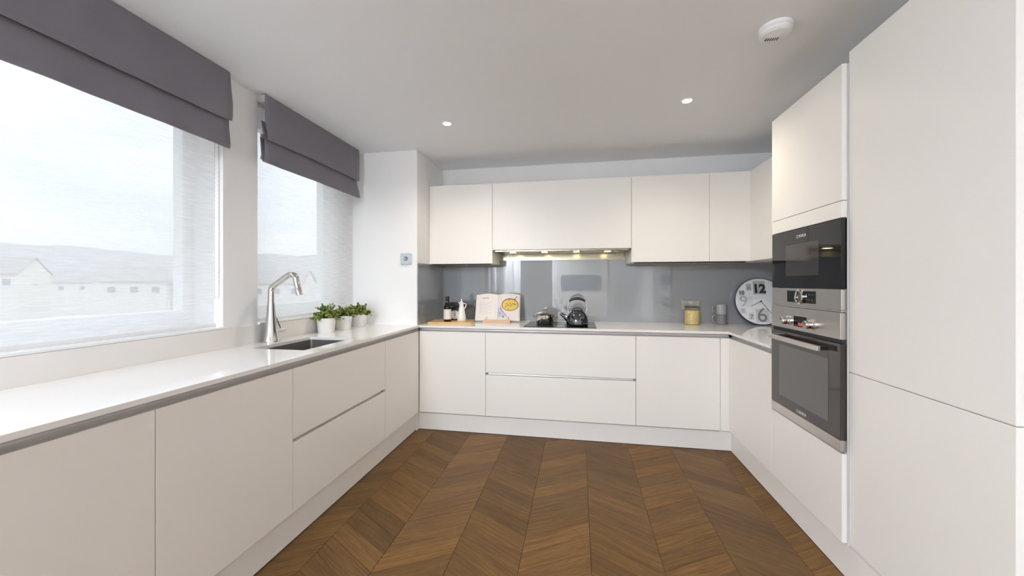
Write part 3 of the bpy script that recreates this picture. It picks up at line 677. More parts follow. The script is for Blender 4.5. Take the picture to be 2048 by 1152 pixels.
# ================================================================== CEILING FITTINGS
def downlight(label, x, y, group, vis=True):
    t = thing('downlight', label, 'light', (x, y, Z_CEIL - 0.004), group)
    MB().lathe([(0.027, -0.001), (0.029, -0.004), (0.040, -0.004), (0.043, -0.001), (0.043, 0.0)], (x, y, Z_CEIL), 32, cap=False).build('bezel', M_WHITE, t, smooth=40)
    MB().lathe([(0.0275, -0.0015), (0.0275, -0.0005)], (x, y, Z_CEIL), 24).build('lens', M_LAMP, t)
    L = bpy.data.lights.new('downlight_beam', 'SPOT'); L.energy = 14; L.color = (1.0, 0.89, 0.72); L.spot_size = math.radians(145); L.spot_blend = 1.0; L.shadow_soft_size = 0.03
    lo = bpy.data.objects.new('downlight_beam', L); C.objects.link(lo); lo.parent = t; lo.location = (0, 0, -0.012)
    return t
gD = 'recessed ceiling downlights'
downlight('small lit recessed ceiling downlight near the window side', -0.936, 2.583, gD)
downlight('small lit recessed ceiling downlight near the smoke alarm', 0.673, 2.523, gD)
for x, y, lb in ((-0.93, -0.85, 'over the end of the long window'), (-0.93, -2.5, 'between the added drum lamps'), (0.67, -2.5, 'facing the canvas picture')):  # downlights added out of view to brighten the kitchen
    downlight('added recessed ceiling fill light ' + lb, x, y, 'added living end fill lights')
M_FILL = mat('fill_lamp_shade', (0.85, 0.82, 0.76), 0.8, emit=(0.91, 0.97, 1.05), emit_s=FILL_STRENGTH)  # glowing shade of the added fill lamps
for y, lb in ((-1.8, 'balcony doors'), (-3.1, 'rear window')):
    t = thing('fill_lamp', 'added cream drum fill lamp, out of view, near the ' + lb, 'lamp', (FILL_LAMP_X, y, 2.23), 'added living end fill lamps')
    MB().lathe([(0.30, 0.0), (0.30, 0.19)], (FILL_LAMP_X, y, 2.23), 40, cap=False).build('shade', M_FILL, t, smooth=40)
    MB().lathe([(0.0, 0.004), (0.298, 0.004)], (FILL_LAMP_X, y, 2.23), 40, cap=False).build('diffuser', M_FILL, t, smooth=40)
    MB().lathe([(0.10, -0.025), (0.10, 0.0)], (FILL_LAMP_X, y, Z_CEIL), 24).build('ceiling_plate', M_WHITE, t)
sa = thing('smoke_alarm', 'round white smoke alarm on the ceiling', 'smoke alarm', (0.873, 1.872, Z_CEIL - 0.045))
sx, sy = 0.873, 1.872
MB().lathe([(0.066, 0.0), (0.068, -0.004), (0.066, -0.014), (0.063, -0.017)], (sx, sy, Z_CEIL), 40, cap=False).build('base_ring', M_WHITE, sa, smooth=40)
MB().lathe([(0.061, -0.015), (0.064, -0.019), (0.063, -0.032), (0.055, -0.041), (0.036, -0.045), (0.0, -0.046)], (sx, sy, Z_CEIL), 40, cap=False).build('cover', M_WHITE, sa, smooth=35)
MB().lathe([(0.0, -0.0475), (0.010, -0.0475), (0.012, -0.0455)], (sx + 0.012, sy - 0.012, Z_CEIL), 20, cap=False).build('test_button', M_WHITE, sa, smooth=40)
for k in range(6):
    MB().box(sx - 0.036 + k * 0.0095, sx - 0.0315 + k * 0.0095, sy + 0.002, sy + 0.022, Z_CEIL - 0.0465, Z_CEIL - 0.0425).build('vent_slot', M_INKDARK, sa)

# ================================================================== WALL FITTINGS
wc = thing('wall_control', 'square metal control plate with round knob on the boxed column', 'switch', (-1.478, Y_COL - 0.006, 1.437))
MB().box(-1.526, -1.430, Y_COL - 0.012, Y_COL, 1.4365, 1.5315, 0.003).build('plate', M_THERMO, wc)
MB().lathe([(0.016, 0), (0.016, -0.004), (0.012, -0.006), (0.011, -0.018), (0.009, -0.020)], (-1.478, Y_COL - 0.012, 1.486), 28, axis='y').build('knob', M_CHROME, wc, smooth=40)
MB().lathe([(0.0185, 0), (0.0185, -0.0015)], (-1.478, Y_COL - 0.012, 1.486), 28, axis='y').build('knob_ring', M_INKDARK, wc)
MB().lathe([(0.003, 0), (0.003, -0.001)], (-1.445, Y_COL - 0.012, 1.452), 12, axis='y').build('screw', M_INKDARK, wc)
so = thing('wall_socket', 'steel double socket on the splashback behind the pasta jar', 'socket', (1.0, YS, 1.031))
MB().box(0.928, 1.077, YS - 0.006, YS, 1.031, 1.116, 0.002).build('plate', M_STEEL, so)
for sxx in (0.968, 1.037):
    for dx, dz in ((-0.011, -0.012), (0.011, -0.012), (0, 0.008)):
        MB().box(sxx + dx - 0.003, sxx + dx + 0.003, YS - 0.0065, YS - 0.0055, 1.066 + dz - 0.004, 1.066 + dz + 0.004).build('pin_hole', M_BLACK, so)
for sxx in (0.994, 1.011): MB().box(sxx - 0.006, sxx + 0.006, YS - 0.009, YS - 0.0055, 1.088, 1.106, 0.001).build('rocker_switch', M_WHITE, so)

# ================================================================== THINGS ON THE WORKTOP
# potted plants
def plant(label, x, y, s, seed):
    rnd = random.Random(seed)
    t = thing('potted_plant', label, 'plant', (x, y, Z_W), 'potted plants on the worktop')
    MB().lathe([(0.0, 0.0), (0.052, 0.0), (0.056, 0.004), (0.066, 0.104), (0.067, 0.106), (0.063, 0.106), (0.060, 0.092), (0.0, 0.092)], (x, y, Z_W), 36, cap=False).build('pot', M_POT, t, smooth=40)
    MB().lathe([(0.061, 0.093), (0.03, 0.097), (0.0, 0.098)], (x, y, Z_W), 24, cap=False).build('soil', M_SOIL, t)
    leaves = MB(); st = MB(); c = Vector((x, y, Z_W + 0.098))
    def leaf(p, d, ln, wd, mi):
        d = d.normalized(); side = d.cross(Vector((rnd.uniform(-1, 1), rnd.uniform(-1, 1), rnd.uniform(-0.2, 1)))).normalized(); nrm = side.cross(d)
        pts = [p, p + d * ln * 0.45 + side * wd, p + d * ln + nrm * ln * 0.12, p + d * ln * 0.45 - side * wd]
        m = p + d * ln * 0.5 - nrm * wd * 0.35
        leaves.mi = mi
        v = [leaves.bm.verts.new(q) for q in pts]; vm = leaves.bm.verts.new(m)
        for i in range(4):
            f = leaves.bm.faces.new((v[i], v[(i + 1) % 4], vm)); f.material_index = mi
    for k in range(92):
        a = rnd.uniform(0, 2 * PI); el = math.acos(rnd.uniform(0.02, 1.0))
        out = Vector((math.sin(el) * math.cos(a), math.sin(el) * math.sin(a), math.cos(el)))
        rad = rnd.uniform(0.62, 1.08)
        tip = c + Vector((out.x * 0.098, out.y * 0.098, out.z * 0.098 - 0.018 * math.sin(el) * rnd.random())) * rad * s
        tip.x = max(tip.x, X_WALL + 0.022)
        root = c + Vector((rnd.uniform(-0.035, 0.035), rnd.uniform(-0.035, 0.035), 0))
        mid = (root + tip) / 2 + Vector((0, 0, 0.012))
        st.tube([root, mid, tip], [0.0016, 0.0013, 0.0008], 5)
        for j in range(13):
            u = 0.35 + 0.65 * j / 12; p = root.lerp(mid, u * 2) if u < 0.5 else mid.lerp(tip, u * 2 - 1)
            d = (tip - root).normalized() * 0.6 + Vector((rnd.uniform(-1, 1), rnd.uniform(-1, 1), rnd.uniform(-0.4, 0.9)))
            q = rnd.random()
            leaf(p, d, rnd.uniform(0.013, 0.020), rnd.uniform(0.0065, 0.0095), 0 if q < 0.46 else (1 if q < 0.74 else 2))
    st.build('stems', M_STEM, t)['kind'] = 'stuff'
    for v in leaves.bm.verts: v.co.x = max(v.co.x, X_WALL + 0.014)
    leaves.build('foliage', M_LEAF, t)['kind'] = 'stuff'
plant('small leafy plant in white pot nearest the tap', -1.848, 2.503, 1.12, 1)
plant('small leafy plant in white pot, middle of three', -1.838, 2.692, 0.94, 2)
plant('small leafy plant in white pot against the boxed column', -1.823, 2.880, 1.02, 4)

# cutting board, bottle, scale, jug
ca, sa_ = math.cos(0.14), math.sin(0.14)
bd = thing('chopping_board', 'bamboo chopping board under the bottle and jug', 'board', (-1.16, 3.32, Z_W))
MB().box(-0.195, 0.195, -0.135, 0.135, 0, 0.015, 0.003).xf(Matrix.Translation((-1.155, 3.325, Z_W)) @ Matrix.Rotation(0.14, 4, 'Z')).build('board', M_BAMBOO, bd)
for q in (-0.187, 0.187):
    MB().box(q - 0.007, q + 0.007, -0.134, 0.134, 0.0148, 0.0158, 0.0003).xf(Matrix.Translation((-1.155, 3.325, Z_W)) @ Matrix.Rotation(0.14, 4, 'Z')).build('end_strip', M_BAMBOO, bd)
ZB = Z_W + 0.0152
bx_, by_ = -1.175, 3.255
bo = thing('oil_bottle', 'dark glass oil bottle with white label on the bamboo board', 'bottle', (bx_, by_, ZB))
MB().lathe([(0.0, 0), (0.031, 0), (0.034, 0.004), (0.034, 0.128), (0.031, 0.142), (0.020, 0.160), (0.0155, 0.172), (0.0150, 0.205)], (bx_, by_, ZB), 32, cap=True).build('glass', M_OILGLASS, bo, smooth=40)
MB().lathe([(0.0345, 0.022), (0.0345, 0.112)], (bx_, by_, ZB), 32, cap=False).build('label', M_LABEL, bo, smooth=40)
MB().lathe([(0.0165, 0.188), (0.0175, 0.19), (0.0175, 0.226), (0.016, 0.229), (0.0, 0.229)], (bx_, by_, ZB), 28, cap=False).build('cap', M_BLACK, bo, smooth=40)
scx, scy = -1.150, 3.42
ks = thing('kitchen_scale', 'black kitchen scale with round white dial behind the oil bottle', 'scale', (scx, scy, ZB))
MB().prism([(scx - 0.062, ZB), (scx + 0.062, ZB), (scx + 0.060, ZB + 0.09), (scx + 0.040, ZB + 0.125), (scx - 0.040, ZB + 0.125), (scx - 0.060, ZB + 0.09)], 'y', scy - 0.045, scy + 0.05).build('body', M_BLACK, ks)
MB().prism([(scx - 0.070, ZB + 0.135), (scx + 0.070, ZB + 0.135), (scx + 0.088, ZB + 0.168), (scx - 0.088, ZB + 0.168)], 'y', scy - 0.06, scy + 0.065).box(scx - 0.02, scx + 0.02, scy - 0.02, scy + 0.02, ZB + 0.12, ZB + 0.14).build('weighing_tray', M_BLACK, ks)
dl = MB().lathe([(0.042, 0), (0.042, -0.003)], (scx + 0.004, scy - 0.045, ZB + 0.052), 36, axis='y').build('dial', M_CLOCKFACE, ks)
MB().lathe([(0.042, 0), (0.046, 0), (0.046, -0.006), (0.042, -0.006), (0.042, 0)], (scx + 0.004, scy - 0.0448, ZB + 0.052), 36, axis='y', cap=False).build('dial_rim', M_CHROME, dl, smooth=40)
for k in range(12):
    q = 2 * PI * k / 12; dx, dz = math.sin(q), math.cos(q)
    MB().tube([(scx + 0.004 + dx * 0.032, scy - 0.0484, ZB + 0.052 + dz * 0.032), (scx + 0.004 + dx * 0.038, scy - 0.0484, ZB + 0.052 + dz * 0.038)], 0.0009, 4).build('tick_mark', M_NUM, dl)
MB().prism([(scx + 0.001, ZB + 0.040), (scx + 0.007, ZB + 0.040), (scx + 0.0045, ZB + 0.085), (scx + 0.0035, ZB + 0.085)], 'y', scy - 0.0505, scy - 0.0485).build('needle', M_NUM, dl)
jx, jy = -1.062, 3.318
jg = thing('oil_jug', 'white ceramic oil jug with loop handle on the bamboo board', 'jug', (jx, jy, ZB))
MB().lathe([(0.0, 0), (0.038, 0), (0.0415, 0.005), (0.040, 0.03), (0.031, 0.085), (0.0215, 0.135), (0.0185, 0.150), (0.0215, 0.164), (0.0235, 0.170), (0.0205, 0.170), (0.016, 0.160), (0.0, 0.158)], (jx, jy, ZB), 32, cap=False).build('body', M_CERAMIC, jg, smooth=50)
MB().tube([(jx + 0.018, jy, ZB + 0.158), (jx + 0.032, jy, ZB + 0.164), (jx + 0.042, jy, ZB + 0.156), (jx + 0.042, jy, ZB + 0.142), (jx + 0.034, jy, ZB + 0.124), (jx + 0.024, jy, ZB + 0.112)], 0.0045, 10).build('handle', M_CERAMIC, jg, smooth=50)
MB().prism([(jx - 0.030, ZB + 0.176), (jx - 0.012, ZB + 0.172), (jx - 0.010, ZB + 0.150), (jx - 0.017, ZB + 0.148)], 'y', jy - 0.008, jy + 0.008).build('lip', M_CERAMIC, jg)
MB().lathe([(0.012, 0.160), (0.012, 0.178), (0.005, 0.184), (0.006, 0.196), (0.004, 0.203), (0, 0.204)], (jx, jy, ZB), 20, cap=False).build('stopper', M_CERAMIC, jg, smooth=50)

# recipe book on stand. local frame: x across, z up the page, y- towards the reader
bkM = Matrix.Translation((-0.752, 3.425, Z_W + 0.014)) @ Matrix.Rotation(math.radians(4), 4, 'Z') @ Matrix.Rotation(math.radians(-20), 4, 'X')
stM = Matrix.Translation((-0.752, 3.425, Z_W)) @ Matrix.Rotation(math.radians(4), 4, 'Z')
bs = thing('book_stand', 'pale wooden recipe book stand beside the hob', 'stand', (-0.752, 3.425, Z_W))
MB().box(-0.128, 0.128, -0.050, -0.022, 0, 0.024, 0.002).xf(stM).build('front_lip', M_PINE, bs)
MB().box(-0.125, 0.125, -0.024, 0.06, 0, 0.012, 0.002).xf(stM).build('base', M_PINE, bs)
MB().box(-0.115, 0.115, 0.022, 0.034, 0.0, 0.20, 0.002).xf(bkM).build('back_board', M_PINE, bs)
for sx_ in (-0.10, 0.112): MB().tube([(sx_, -0.036, 0.02), (sx_, -0.036, 0.05), (sx_ + (0.02 if sx_ < 0 else -0.02), -0.034, 0.05)], 0.002, 6).xf(stM).build('page_pin', M_CHROME, bs, smooth=40)
bk = thing('recipe_book', 'open recipe book showing a bowl of yellow soup', 'book', (-0.752, 3.425, Z_W + 0.02))
def page(sg):
    b = MB(); n = 14; P = []
    for k in range(n + 1):
        u = k / n; P.append((sg * u * 0.205, -0.004 - 0.016 * math.sin(PI * min(1, u * 1.05)) ** 0.7 * (1 - 0.55 * u)))
    zt = lambda u: 0.252 + 0.010 * math.sin(PI * min(1, abs(u) / 0.205)) - (0.004 if sg < 0 else 0) * abs(u) / 0.205
    front0 = [b.bm.verts.new((x, y, 0.0)) for x, y in P]; front1 = [b.bm.verts.new((x, y, zt(x))) for x, y in P]
    back0 = [b.bm.verts.new((x, 0.012, 0.0)) for x, y in P]; back1 = [b.bm.verts.new((x, 0.012, zt(x))) for x, y in P]
    for k in range(n):
        b.bm.faces.new((front0[k], front0[k + 1], front1[k + 1], front1[k])); b.bm.faces.new((back0[k], back0[k + 1], back1[k + 1], back1[k]))
        b.bm.faces.new((front0[k], front0[k + 1], back0[k + 1], back0[k])); b.bm.faces.new((front1[k], front1[k + 1], back1[k + 1], back1[k]))
    b.bm.faces.new((front0[n], back0[n], back1[n], front1[n])); b.bm.faces.new((front0[0], back0[0], back1[0], front1[0]))
    return b
def page_y(x):
    u = abs(x) / 0.205; return -0.004 - 0.016 * math.sin(PI * min(1, u * 1.05)) ** 0.7 * (1 - 0.55 * u)
lp = page(-1).xf(bkM).build('left_page', M_PAPER, bk, smooth=50); rp_ = page(1).xf(bkM).build('right_page', M_PAGETINT, bk, smooth=50)
MB().box(-0.212, 0.212, 0.0122, 0.0155, -0.004, 0.256, 0.001).xf(bkM).build('cover', M_WHITE, bk)
def print_on(name, m, par, poly, lift=0.0006):
    """flat print following the curved page"""
    b = MB(); cx0 = sum(p[0] for p in poly) / len(poly); cz0 = sum(p[1] for p in poly) / len(poly)
    rings = [[b.bm.verts.new((cx0 + (x - cx0) * f, page_y(cx0 + (x - cx0) * f) - lift, cz0 + (z - cz0) * f)) for x, z in poly] for f in (1.0, 0.66, 0.33)]
    n = len(poly)
    for A_, B_ in zip(rings, rings[1:]):
        for k in range(n): b.bm.faces.new((A_[k], A_[(k + 1) % n], B_[(k + 1) % n], B_[k]))
    b.bm.faces.new(rings[-1]); return b.xf(bkM).build(name, m, par)
for k in range(11):
    print_on('text_line', M_INK, lp, [(-0.172 + 0.022 * (k % 2 == 0 and k > 8), 0.175 - k * 0.0115), (-0.05 - 0.02 * (k % 3), 0.175 - k * 0.0115), (-0.05 - 0.02 * (k % 3), 0.1728 - k * 0.0115), (-0.172, 0.1728 - k * 0.0115)])
print_on('heading_line', M_PANRING, lp, [(-0.150, 0.218), (-0.085, 0.218), (-0.085, 0.213), (-0.150, 0.213)])
circ = lambda cx, cz, rx, rz, n=28: [(cx + rx * math.cos(2 * PI * k / n), cz + rz * math.sin(2 * PI * k / n)) for k in range(n)]
print_on('cloth_print', M_CLOTH, rp_, [(0.004, 0.13), (0.03, 0.15), (0.075, 0.045), (0.06, 0.018), (0.004, 0.018)], 0.0004)
print_on('pan_print', M_PANRING, rp_, circ(0.118, 0.152, 0.080, 0.062), 0.0008)
print_on('soup_print', M_SOUP, rp_, circ(0.118, 0.150, 0.073, 0.054), 0.0012)
rr = random.Random(9)
for k in range(26):
    a = rr.uniform(0, 6.28); q = math.sqrt(rr.random()) * 0.82
    print_on('herb_print', M_HERB, rp_, circ(0.118 + 0.073 * q * math.cos(a), 0.150 + 0.054 * q * math.sin(a), rr.uniform(0.003, 0.007), rr.uniform(0.002, 0.005), 6), 0.0016)
print_on('spoon_print', M_INKDARK, rp_, [(0.150, 0.198), (0.182, 0.236), (0.186, 0.232), (0.155, 0.194)], 0.0016)
print_on('fork_print', M_PANRING, rp_, [(0.030, 0.120), (0.092, 0.038), (0.088, 0.035), (0.024, 0.118)], 0.001)
for k in range(9): print_on('herb_print', M_HERB, rp_, circ(rr.uniform(0.015, 0.07), rr.uniform(0.02, 0.07), 0.005, 0.0035, 6), 0.001)

# hob
HX0, HX1, HY0, HY1 = -0.452, 0.142, 3.078, 3.565
hb = thing('hob', 'black glass hob set in the white worktop', 'hob', (-0.155, 3.32, Z_W))
MB().box(HX0, HX1, HY0, HY1, Z_W, Z_W + 0.004, 0.001).build('glass', M_HOB, hb)
for x, y, r in ((-0.29, 3.22, 0.09), (0.0, 3.20, 0.105), (-0.29, 3.45, 0.105), (0.0, 3.45, 0.08)):
    MB().lathe([(r, 0), (r + 0.0015, 0), (r + 0.0015, 0.0002), (r, 0.0002), (r, 0)], (x, y, Z_W + 0.004), 48, cap=False).build('zone_ring', M_NUMG, hb)
ZH = Z_W + 0.0042
# saucepan
sx, sy = -0.292, 3.30
pn = thing('saucepan', 'small stainless steel pan with lid and two handles on the hob', 'pan', (sx, sy, ZH))
MB().lathe([(0.0, 0), (0.073, 0), (0.076, 0.004), (0.077, 0.080), (0.080, 0.083), (0.075, 0.083), (0.074, 0.006), (0, 0.006)], (sx, sy, ZH), 40, cap=False).build('body', M_CHROME, pn, smooth=40)
ld = MB().lathe([(0.079, 0.0835), (0.080, 0.087), (0.070, 0.093), (0.045, 0.101), (0.0, 0.105)], (sx, sy, ZH), 40, cap=False).build('lid', M_CHROME, pn, smooth=40)
MB().lathe([(0.018, 0.102), (0.012, 0.108), (0.008, 0.116), (0.016, 0.124), (0.021, 0.130), (0.018, 0.136), (0.0, 0.138)], (sx, sy, ZH), 24, cap=False).build('knob', M_CHROME, ld, smooth=40)
for sg in (-1, 1):
    MB().tube([(sx + sg * 0.074, sy - 0.028, ZH + 0.066), (sx + sg * 0.098, sy - 0.026, ZH + 0.068), (sx + sg * 0.108, sy, ZH + 0.068), (sx + sg * 0.098, sy + 0.026, ZH + 0.068), (sx + sg * 0.074, sy + 0.028, ZH + 0.066)], 0.005, 8).build('handle', M_CHROME, pn, smooth=40)
# kettle
kx, ky = -0.012, 3.20
kt = thing('kettle', 'dark polished stovetop kettle with arched black handle on the hob', 'kettle', (kx, ky, ZH))
MB().lathe([(0.0, 0), (0.084, 0), (0.090, 0.006), (0.092, 0.028), (0.089, 0.058), (0.080, 0.086), (0.066, 0.108), (0.050, 0.122), (0.046, 0.124)], (kx, ky, ZH), 48, cap=False).build('body', M_DCHROME, kt, smooth=50)
kl = MB().lathe([(0.050, 0.123), (0.048, 0.127), (0.030, 0.134), (0.0, 0.137)], (kx, ky, ZH), 32, cap=False).build('lid', M_DCHROME, kt, smooth=50)
MB().tube([(kx + 0.042 * math.cos(math.radians(a)), ky, ZH + 0.126 + 0.026 * math.sin(math.radians(a))) for a in range(0, 181, 15)], 0.0045, 8).build('lid_grip', M_BLACK, kl, smooth=50)
MB().tube([(kx - 0.075, ky, ZH + 0.050), (kx - 0.105, ky, ZH + 0.080), (kx - 0.140, ky, ZH + 0.104)], [0.024, 0.018, 0.013], 16).build('spout', M_DCHROME, kt, smooth=50)
MB().tube([(kx - 0.128, ky, ZH + 0.106), (kx - 0.116, ky, ZH + 0.124), (kx - 0.112, ky, ZH + 0.138)], 0.003, 8).build('whistle_lever', M_CHROME, kt, smooth=50)
for sg in (-1, 1):
    MB().tube([(kx + sg * 0.066, ky, ZH + 0.104), (kx + sg * 0.076, ky, ZH + 0.130), (kx + sg * 0.082, ky, ZH + 0.165), (kx + sg * 0.072, ky, ZH + 0.200), (kx + sg * 0.060, ky, ZH + 0.213)], 0.0042, 8).build('handle_arm', M_CHROME, kt, smooth=50)
MB().tube([(kx - 0.066, ky, ZH + 0.207), (kx - 0.045, ky, ZH + 0.222), (kx - 0.015, ky, ZH + 0.231), (kx + 0.015, ky, ZH + 0.231), (kx + 0.045, ky, ZH + 0.222), (kx + 0.066, ky, ZH + 0.207)], [0.007, 0.011, 0.0125, 0.0125, 0.011, 0.007], 14).build('handle_grip', M_BLACK, kt, smooth=50)

# pasta jar
ax, ay = 0.986, 3.540
jr = thing('pasta_jar', 'glass clip-top jar filled with yellow pasta by the socket', 'jar', (ax, ay, Z_W))
MB().lathe([(0.0, 0.0), (0.058, 0.0), (0.062, 0.004), (0.062, 0.138), (0.056, 0.148), (0.056, 0.152)], (ax, ay, Z_W), 40, cap=False).build('glass_body', M_JAR, jr, smooth=40)
MB().lathe([(0.0, 0.003), (0.059, 0.003), (0.0603, 0.006), (0.0603, 0.122), (0.050, 0.127), (0.0, 0.129)], (ax, ay, Z_W), 40, cap=False).build('pasta', M_PASTA, jr, smooth=40)['kind'] = 'stuff'
MB().lathe([(0.057, 0.150), (0.061, 0.151), (0.061, 0.155), (0.057, 0.156)], (ax, ay, Z_W), 40, cap=False).build('seal_ring', M_INKDARK, jr, smooth=40)
MB().lathe([(0.0615, 0.1565), (0.0625, 0.160), (0.0615, 0.166), (0.040, 0.169), (0.0, 0.169)], (ax, ay, Z_W), 40, cap=False).build('lid', M_JAR, jr, smooth=40)
MB().tube([(ax + 0.0630 * math.cos(2 * PI * k / 32), ay + 0.0630 * math.sin(2 * PI * k / 32), Z_W + 0.145) for k in range(33)], 0.0016, 6).build('wire_band', M_CHROME, jr, smooth=50)
MB().tube([(ax - 0.062, ay - 0.01, Z_W + 0.160), (ax - 0.073, ay - 0.012, Z_W + 0.154), (ax - 0.070, ay - 0.012, Z_W + 0.120), (ax - 0.063, ay - 0.01, Z_W + 0.112)], 0.002, 6).build('wire_clip', M_CHROME, jr, smooth=50)

# stacked mugs
def mug(label, z, m):
    x, y = 1.236, 3.575
    t = thing('mug', label, 'mug', (x, y, z), 'stacked grey mugs')
    MB().lathe([(0.0, 0.0), (0.037, 0.0), (0.0405, 0.004), (0.0415, 0.0875), (0.0385, 0.0875), (0.0375, 0.008), (0.0, 0.007)], (x, y, z), 36, cap=False).build('cup', m, t, smooth=40)
    MB().tube([(x - 0.039, y, z + 0.074), (x - 0.058, y, z + 0.078), (x - 0.072, y, z + 0.066), (x - 0.072, y, z + 0.044), (x - 0.062, y, z + 0.028), (x - 0.039, y, z + 0.022)], 0.0036, 8).build('handle', M_CHROME, t, smooth=50)
mug('mid-grey stoneware mug at the bottom of the stack', Z_W, M_MUGD)
mug('light grey stoneware mug on top of the stack', Z_W + 0.0872, M_MUGL)

# clock leaning on the splashback. local: x right, z up, faces -y, centre at origin
CR = 0.205
ckM = Matrix.Translation((1.554, 3.588, Z_W + CR * math.cos(math.radians(11)) + 0.003)) @ Matrix.Rotation(math.radians(-11), 4, 'X')
ck = thing('wall_clock', 'large round white clock leaning on the splashback', 'clock', (1.554, 3.588, Z_W))
MB().lathe([(0.0, -0.008), (CR - 0.004, -0.008), (CR - 0.004, 0.010), (0.0, 0.010)], (0, 0, 0), 72, axis='y', cap=False).xf(ckM).build('face', M_CLOCKFACE, ck, smooth=30)
MB().lathe([(CR - 0.0045, -0.010), (CR, -0.010), (CR, 0.013), (CR - 0.0045, 0.013), (CR - 0.0045, -0.010)], (0, 0, 0), 72, axis='y', cap=False).xf(ckM).build('rim', M_CLOCKRIM, ck, smooth=30)
def tile(x0, x1, z0, z1, m=M_TILE): return MB().box(x0, x1, -0.0092, -0.0078, z0, z1).xf(ckM).build('numeral_panel', m, ck)
def num(tx, x, z, size, m, par, bold=0.0): text_mesh(tx, size, ckM @ Matrix.Translation((x, -0.0094, z)) @ RX90, 'numeral', m, par, extrude=0.0003, bold=bold)
s_ = CR / 48.0                                  # about one photo pixel
def px(x, y): return (x - 1527) * s_, (603.5 - y) * s_
def tile_px(xa, xb, ya, yb, m=M_TILE): x0, z1 = px(xa, ya); x1, z0 = px(xb, yb); return tile(x0, x1, z0, z1, m)
p = tile_px(1515, 1537.5, 561.5, 589, M_TILED); num('12', *px(1526, 578), 0.104, M_NUM, p, 0.005)
p = tile_px(1502, 1511.5, 567, 581, M_TILED); num('11', *px(1507, 577.5), 0.034, M_NUMG, p, 0.0012)
p = tile_px(1487, 1498, 580.5, 591.5, M_TILE); num('10', *px(1492.5, 586.5), 0.046, M_NUM, p, 0.0012)
p = tile_px(1485, 1512, 594, 615, mat('clock_panel_pale', (0.72, 0.75, 0.79), 0.5)); num('9', *px(1495, 604.5), 0.140, M_TILED, p, 0.0)
p = tile_px(1487, 1498, 617.5, 629, M_TILE); num('8', *px(1492.5, 623), 0.046, M_TILED, p, 0.0)
p = tile_px(1503, 1512.5, 628, 641, M_TILE); num('7', *px(1508, 635.5), 0.052, M_NUMG, p, 0.0008)
p = tile_px(1516, 1540, 619, 646, M_TILE); num('6', *px(1527.5, 632.5), 0.175, M_NUMG, p, 0.0)
def hand(x1, z1, w, tail=0.0):
    d = Vector((x1, z1)).normalized(); nrm = Vector((-d.y, d.x)) * w; a = -d * tail
    MB().prism([(a.x + nrm.x, a.y + nrm.y), (x1 + nrm.x * 0.6, z1 + nrm.y * 0.6), (x1 - nrm.x * 0.6, z1 - nrm.y * 0.6), (a.x - nrm.x, a.y - nrm.y)], 'y', -0.0145, -0.0132).xf(ckM).build('hand', M_NUM, ck)
hand(*px(1507.5, 614), 0.0022); hand(*px(1544, 628), 0.0020)
MB().lathe([(0.006, -0.016), (0.006, -0.008)], (0, 0, 0), 20, axis='y').xf(ckM).build('hub', M_NUM, ck)

# picture on the wall opposite (seen mirrored in the splashback)
pc = thing('canvas_picture', 'wide blue-grey canvas picture on the wall opposite the hob', 'picture', (0.05, Y_REAR, 1.08))
MB().box(-0.52, 0.62, Y_REAR, Y_REAR + 0.035, 1.08, 1.52, 0.002).build('canvas', M_PIC, pc)

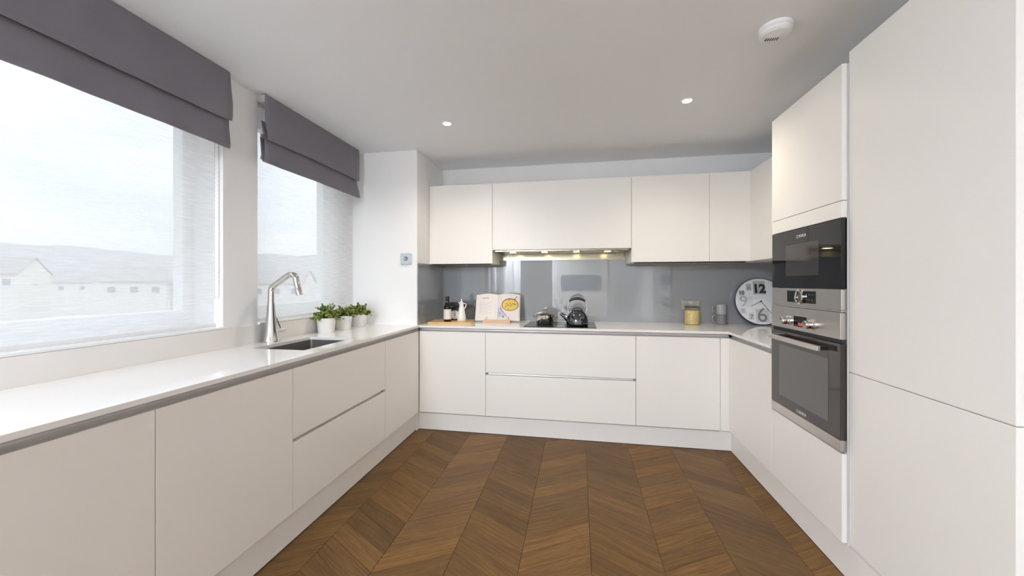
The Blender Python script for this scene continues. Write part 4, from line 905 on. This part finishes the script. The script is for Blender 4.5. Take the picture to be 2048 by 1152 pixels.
# ================================================================== OUTSIDE, seen through the sheer blinds
tag(MB().box(-700, 300, -500, 700, -7.2, -7.0).build('ground', M_GROUND), 'town ground outside the windows', kind='structure')
b = MB(); rows = []
for i in range(61):
    a = math.radians(96 + i * 1.6); R0, R1 = 330, 470
    h = 31 + 2.2 * math.sin(i * 0.33 + 1.2) + 1.4 * math.sin(i * 0.81) + 0.7 * math.sin(i * 2.3)
    rows.append([b.bm.verts.new((math.cos(a) * r, math.sin(a) * r, z)) for r, z in ((R0 - 60, -7.1), (R0, 6), (R0 + 60, h * 0.6), (R1, h), (R1 + 160, -7.1))])
for A_, B_ in zip(rows, rows[1:]):
    for k in range(4): b.bm.faces.new((A_[k], A_[k + 1], B_[k + 1], B_[k]))
tag(b.build('hill', M_HILL, loc=(-300, 250, -7), smooth=80), 'long grey hill on the skyline', kind='structure')
def house(label, cx, cy, w, d, eave, ridge, rot, flat=False, wins=3, z0=-7.0):
    t = thing('house', label, 'building', (cx, cy, z0), 'houses outside the windows')
    M = Matrix.Translation((cx, cy, 0)) @ Matrix.Rotation(rot, 4, 'Z')
    MB().box(-w / 2, w / 2, -d / 2, d / 2, z0, eave).xf(M).build('walls', M_RENDER, t)
    if flat: MB().box(-w / 2 - 0.2, w / 2 + 0.2, -d / 2 - 0.2, d / 2 + 0.2, eave, eave + 0.35).xf(M).build('roof', M_FLATROOF, t)
    else:
        MB().prism([(-d / 2, eave), (d / 2, eave), (0, ridge)], 'x', -w / 2, w / 2).xf(M).build('gable', M_RENDER, t)
        MB().prism([(-d / 2 - 0.3, eave - 0.1), (0, ridge + 0.05), (d / 2 + 0.3, eave - 0.1), (d / 2 + 0.3, eave + 0.12), (0, ridge + 0.3), (-d / 2 - 0.3, eave + 0.12)], 'x', -w / 2 - 0.2, w / 2 + 0.2).xf(M).build('roof', M_ROOF, t)
    for k in range(wins):
        u = -w / 2 + w * (k + 0.5) / wins; zc = eave - 1.5
        f = MB().box(u - 0.65, u + 0.65, -d / 2 - 0.06, -d / 2, zc - 0.65, zc + 0.65).box(w / 2, w / 2 + 0.06, -0.65, 0.65, zc - 0.65, zc + 0.65).xf(M).build('window_frame', M_UPVC, t)
        MB().box(u - 0.56, u + 0.56, -d / 2 - 0.08, -d / 2 - 0.055, zc - 0.56, zc + 0.56).xf(M).build('window_pane', M_EXTGLASS, f)
def out(px_, yf):                                # point on the ground plan seen towards a photo column at a given distance
    u = (px_ - 1024) / F_PX; return (math.cos(YAW) * u - math.sin(YAW)) * yf, (math.sin(YAW) * u + math.cos(YAW)) * yf
house('white gabled house beyond the long window, tallest of the row', *out(5, 70), 9, 7, 3.0, 6.0, 0.5)
house('low white gabled house in the middle of the view', *out(272, 75), 9, 8, 1.6, 4.4, 0.9)
house('small gabled house beside the window post', *out(385, 84), 6, 6, 1.0, 3.2, 0.6)
house('flat-roofed building with large windows below the long window', *out(300, 34), 13, 7, -2.0, 0, 0.75, flat=True, wins=5)
house('near flat-roofed building filling the lower view', *out(40, 19), 11, 9, -1.9, 0, 0.62, flat=True, wins=3)
house('white gabled house seen through the window behind the tap', *out(570, 80), 10, 7, 1.2, 3.8, 0.3)
house('pale gabled house behind the row', *out(150, 105), 14, 8, 1.5, 4.4, 0.4)
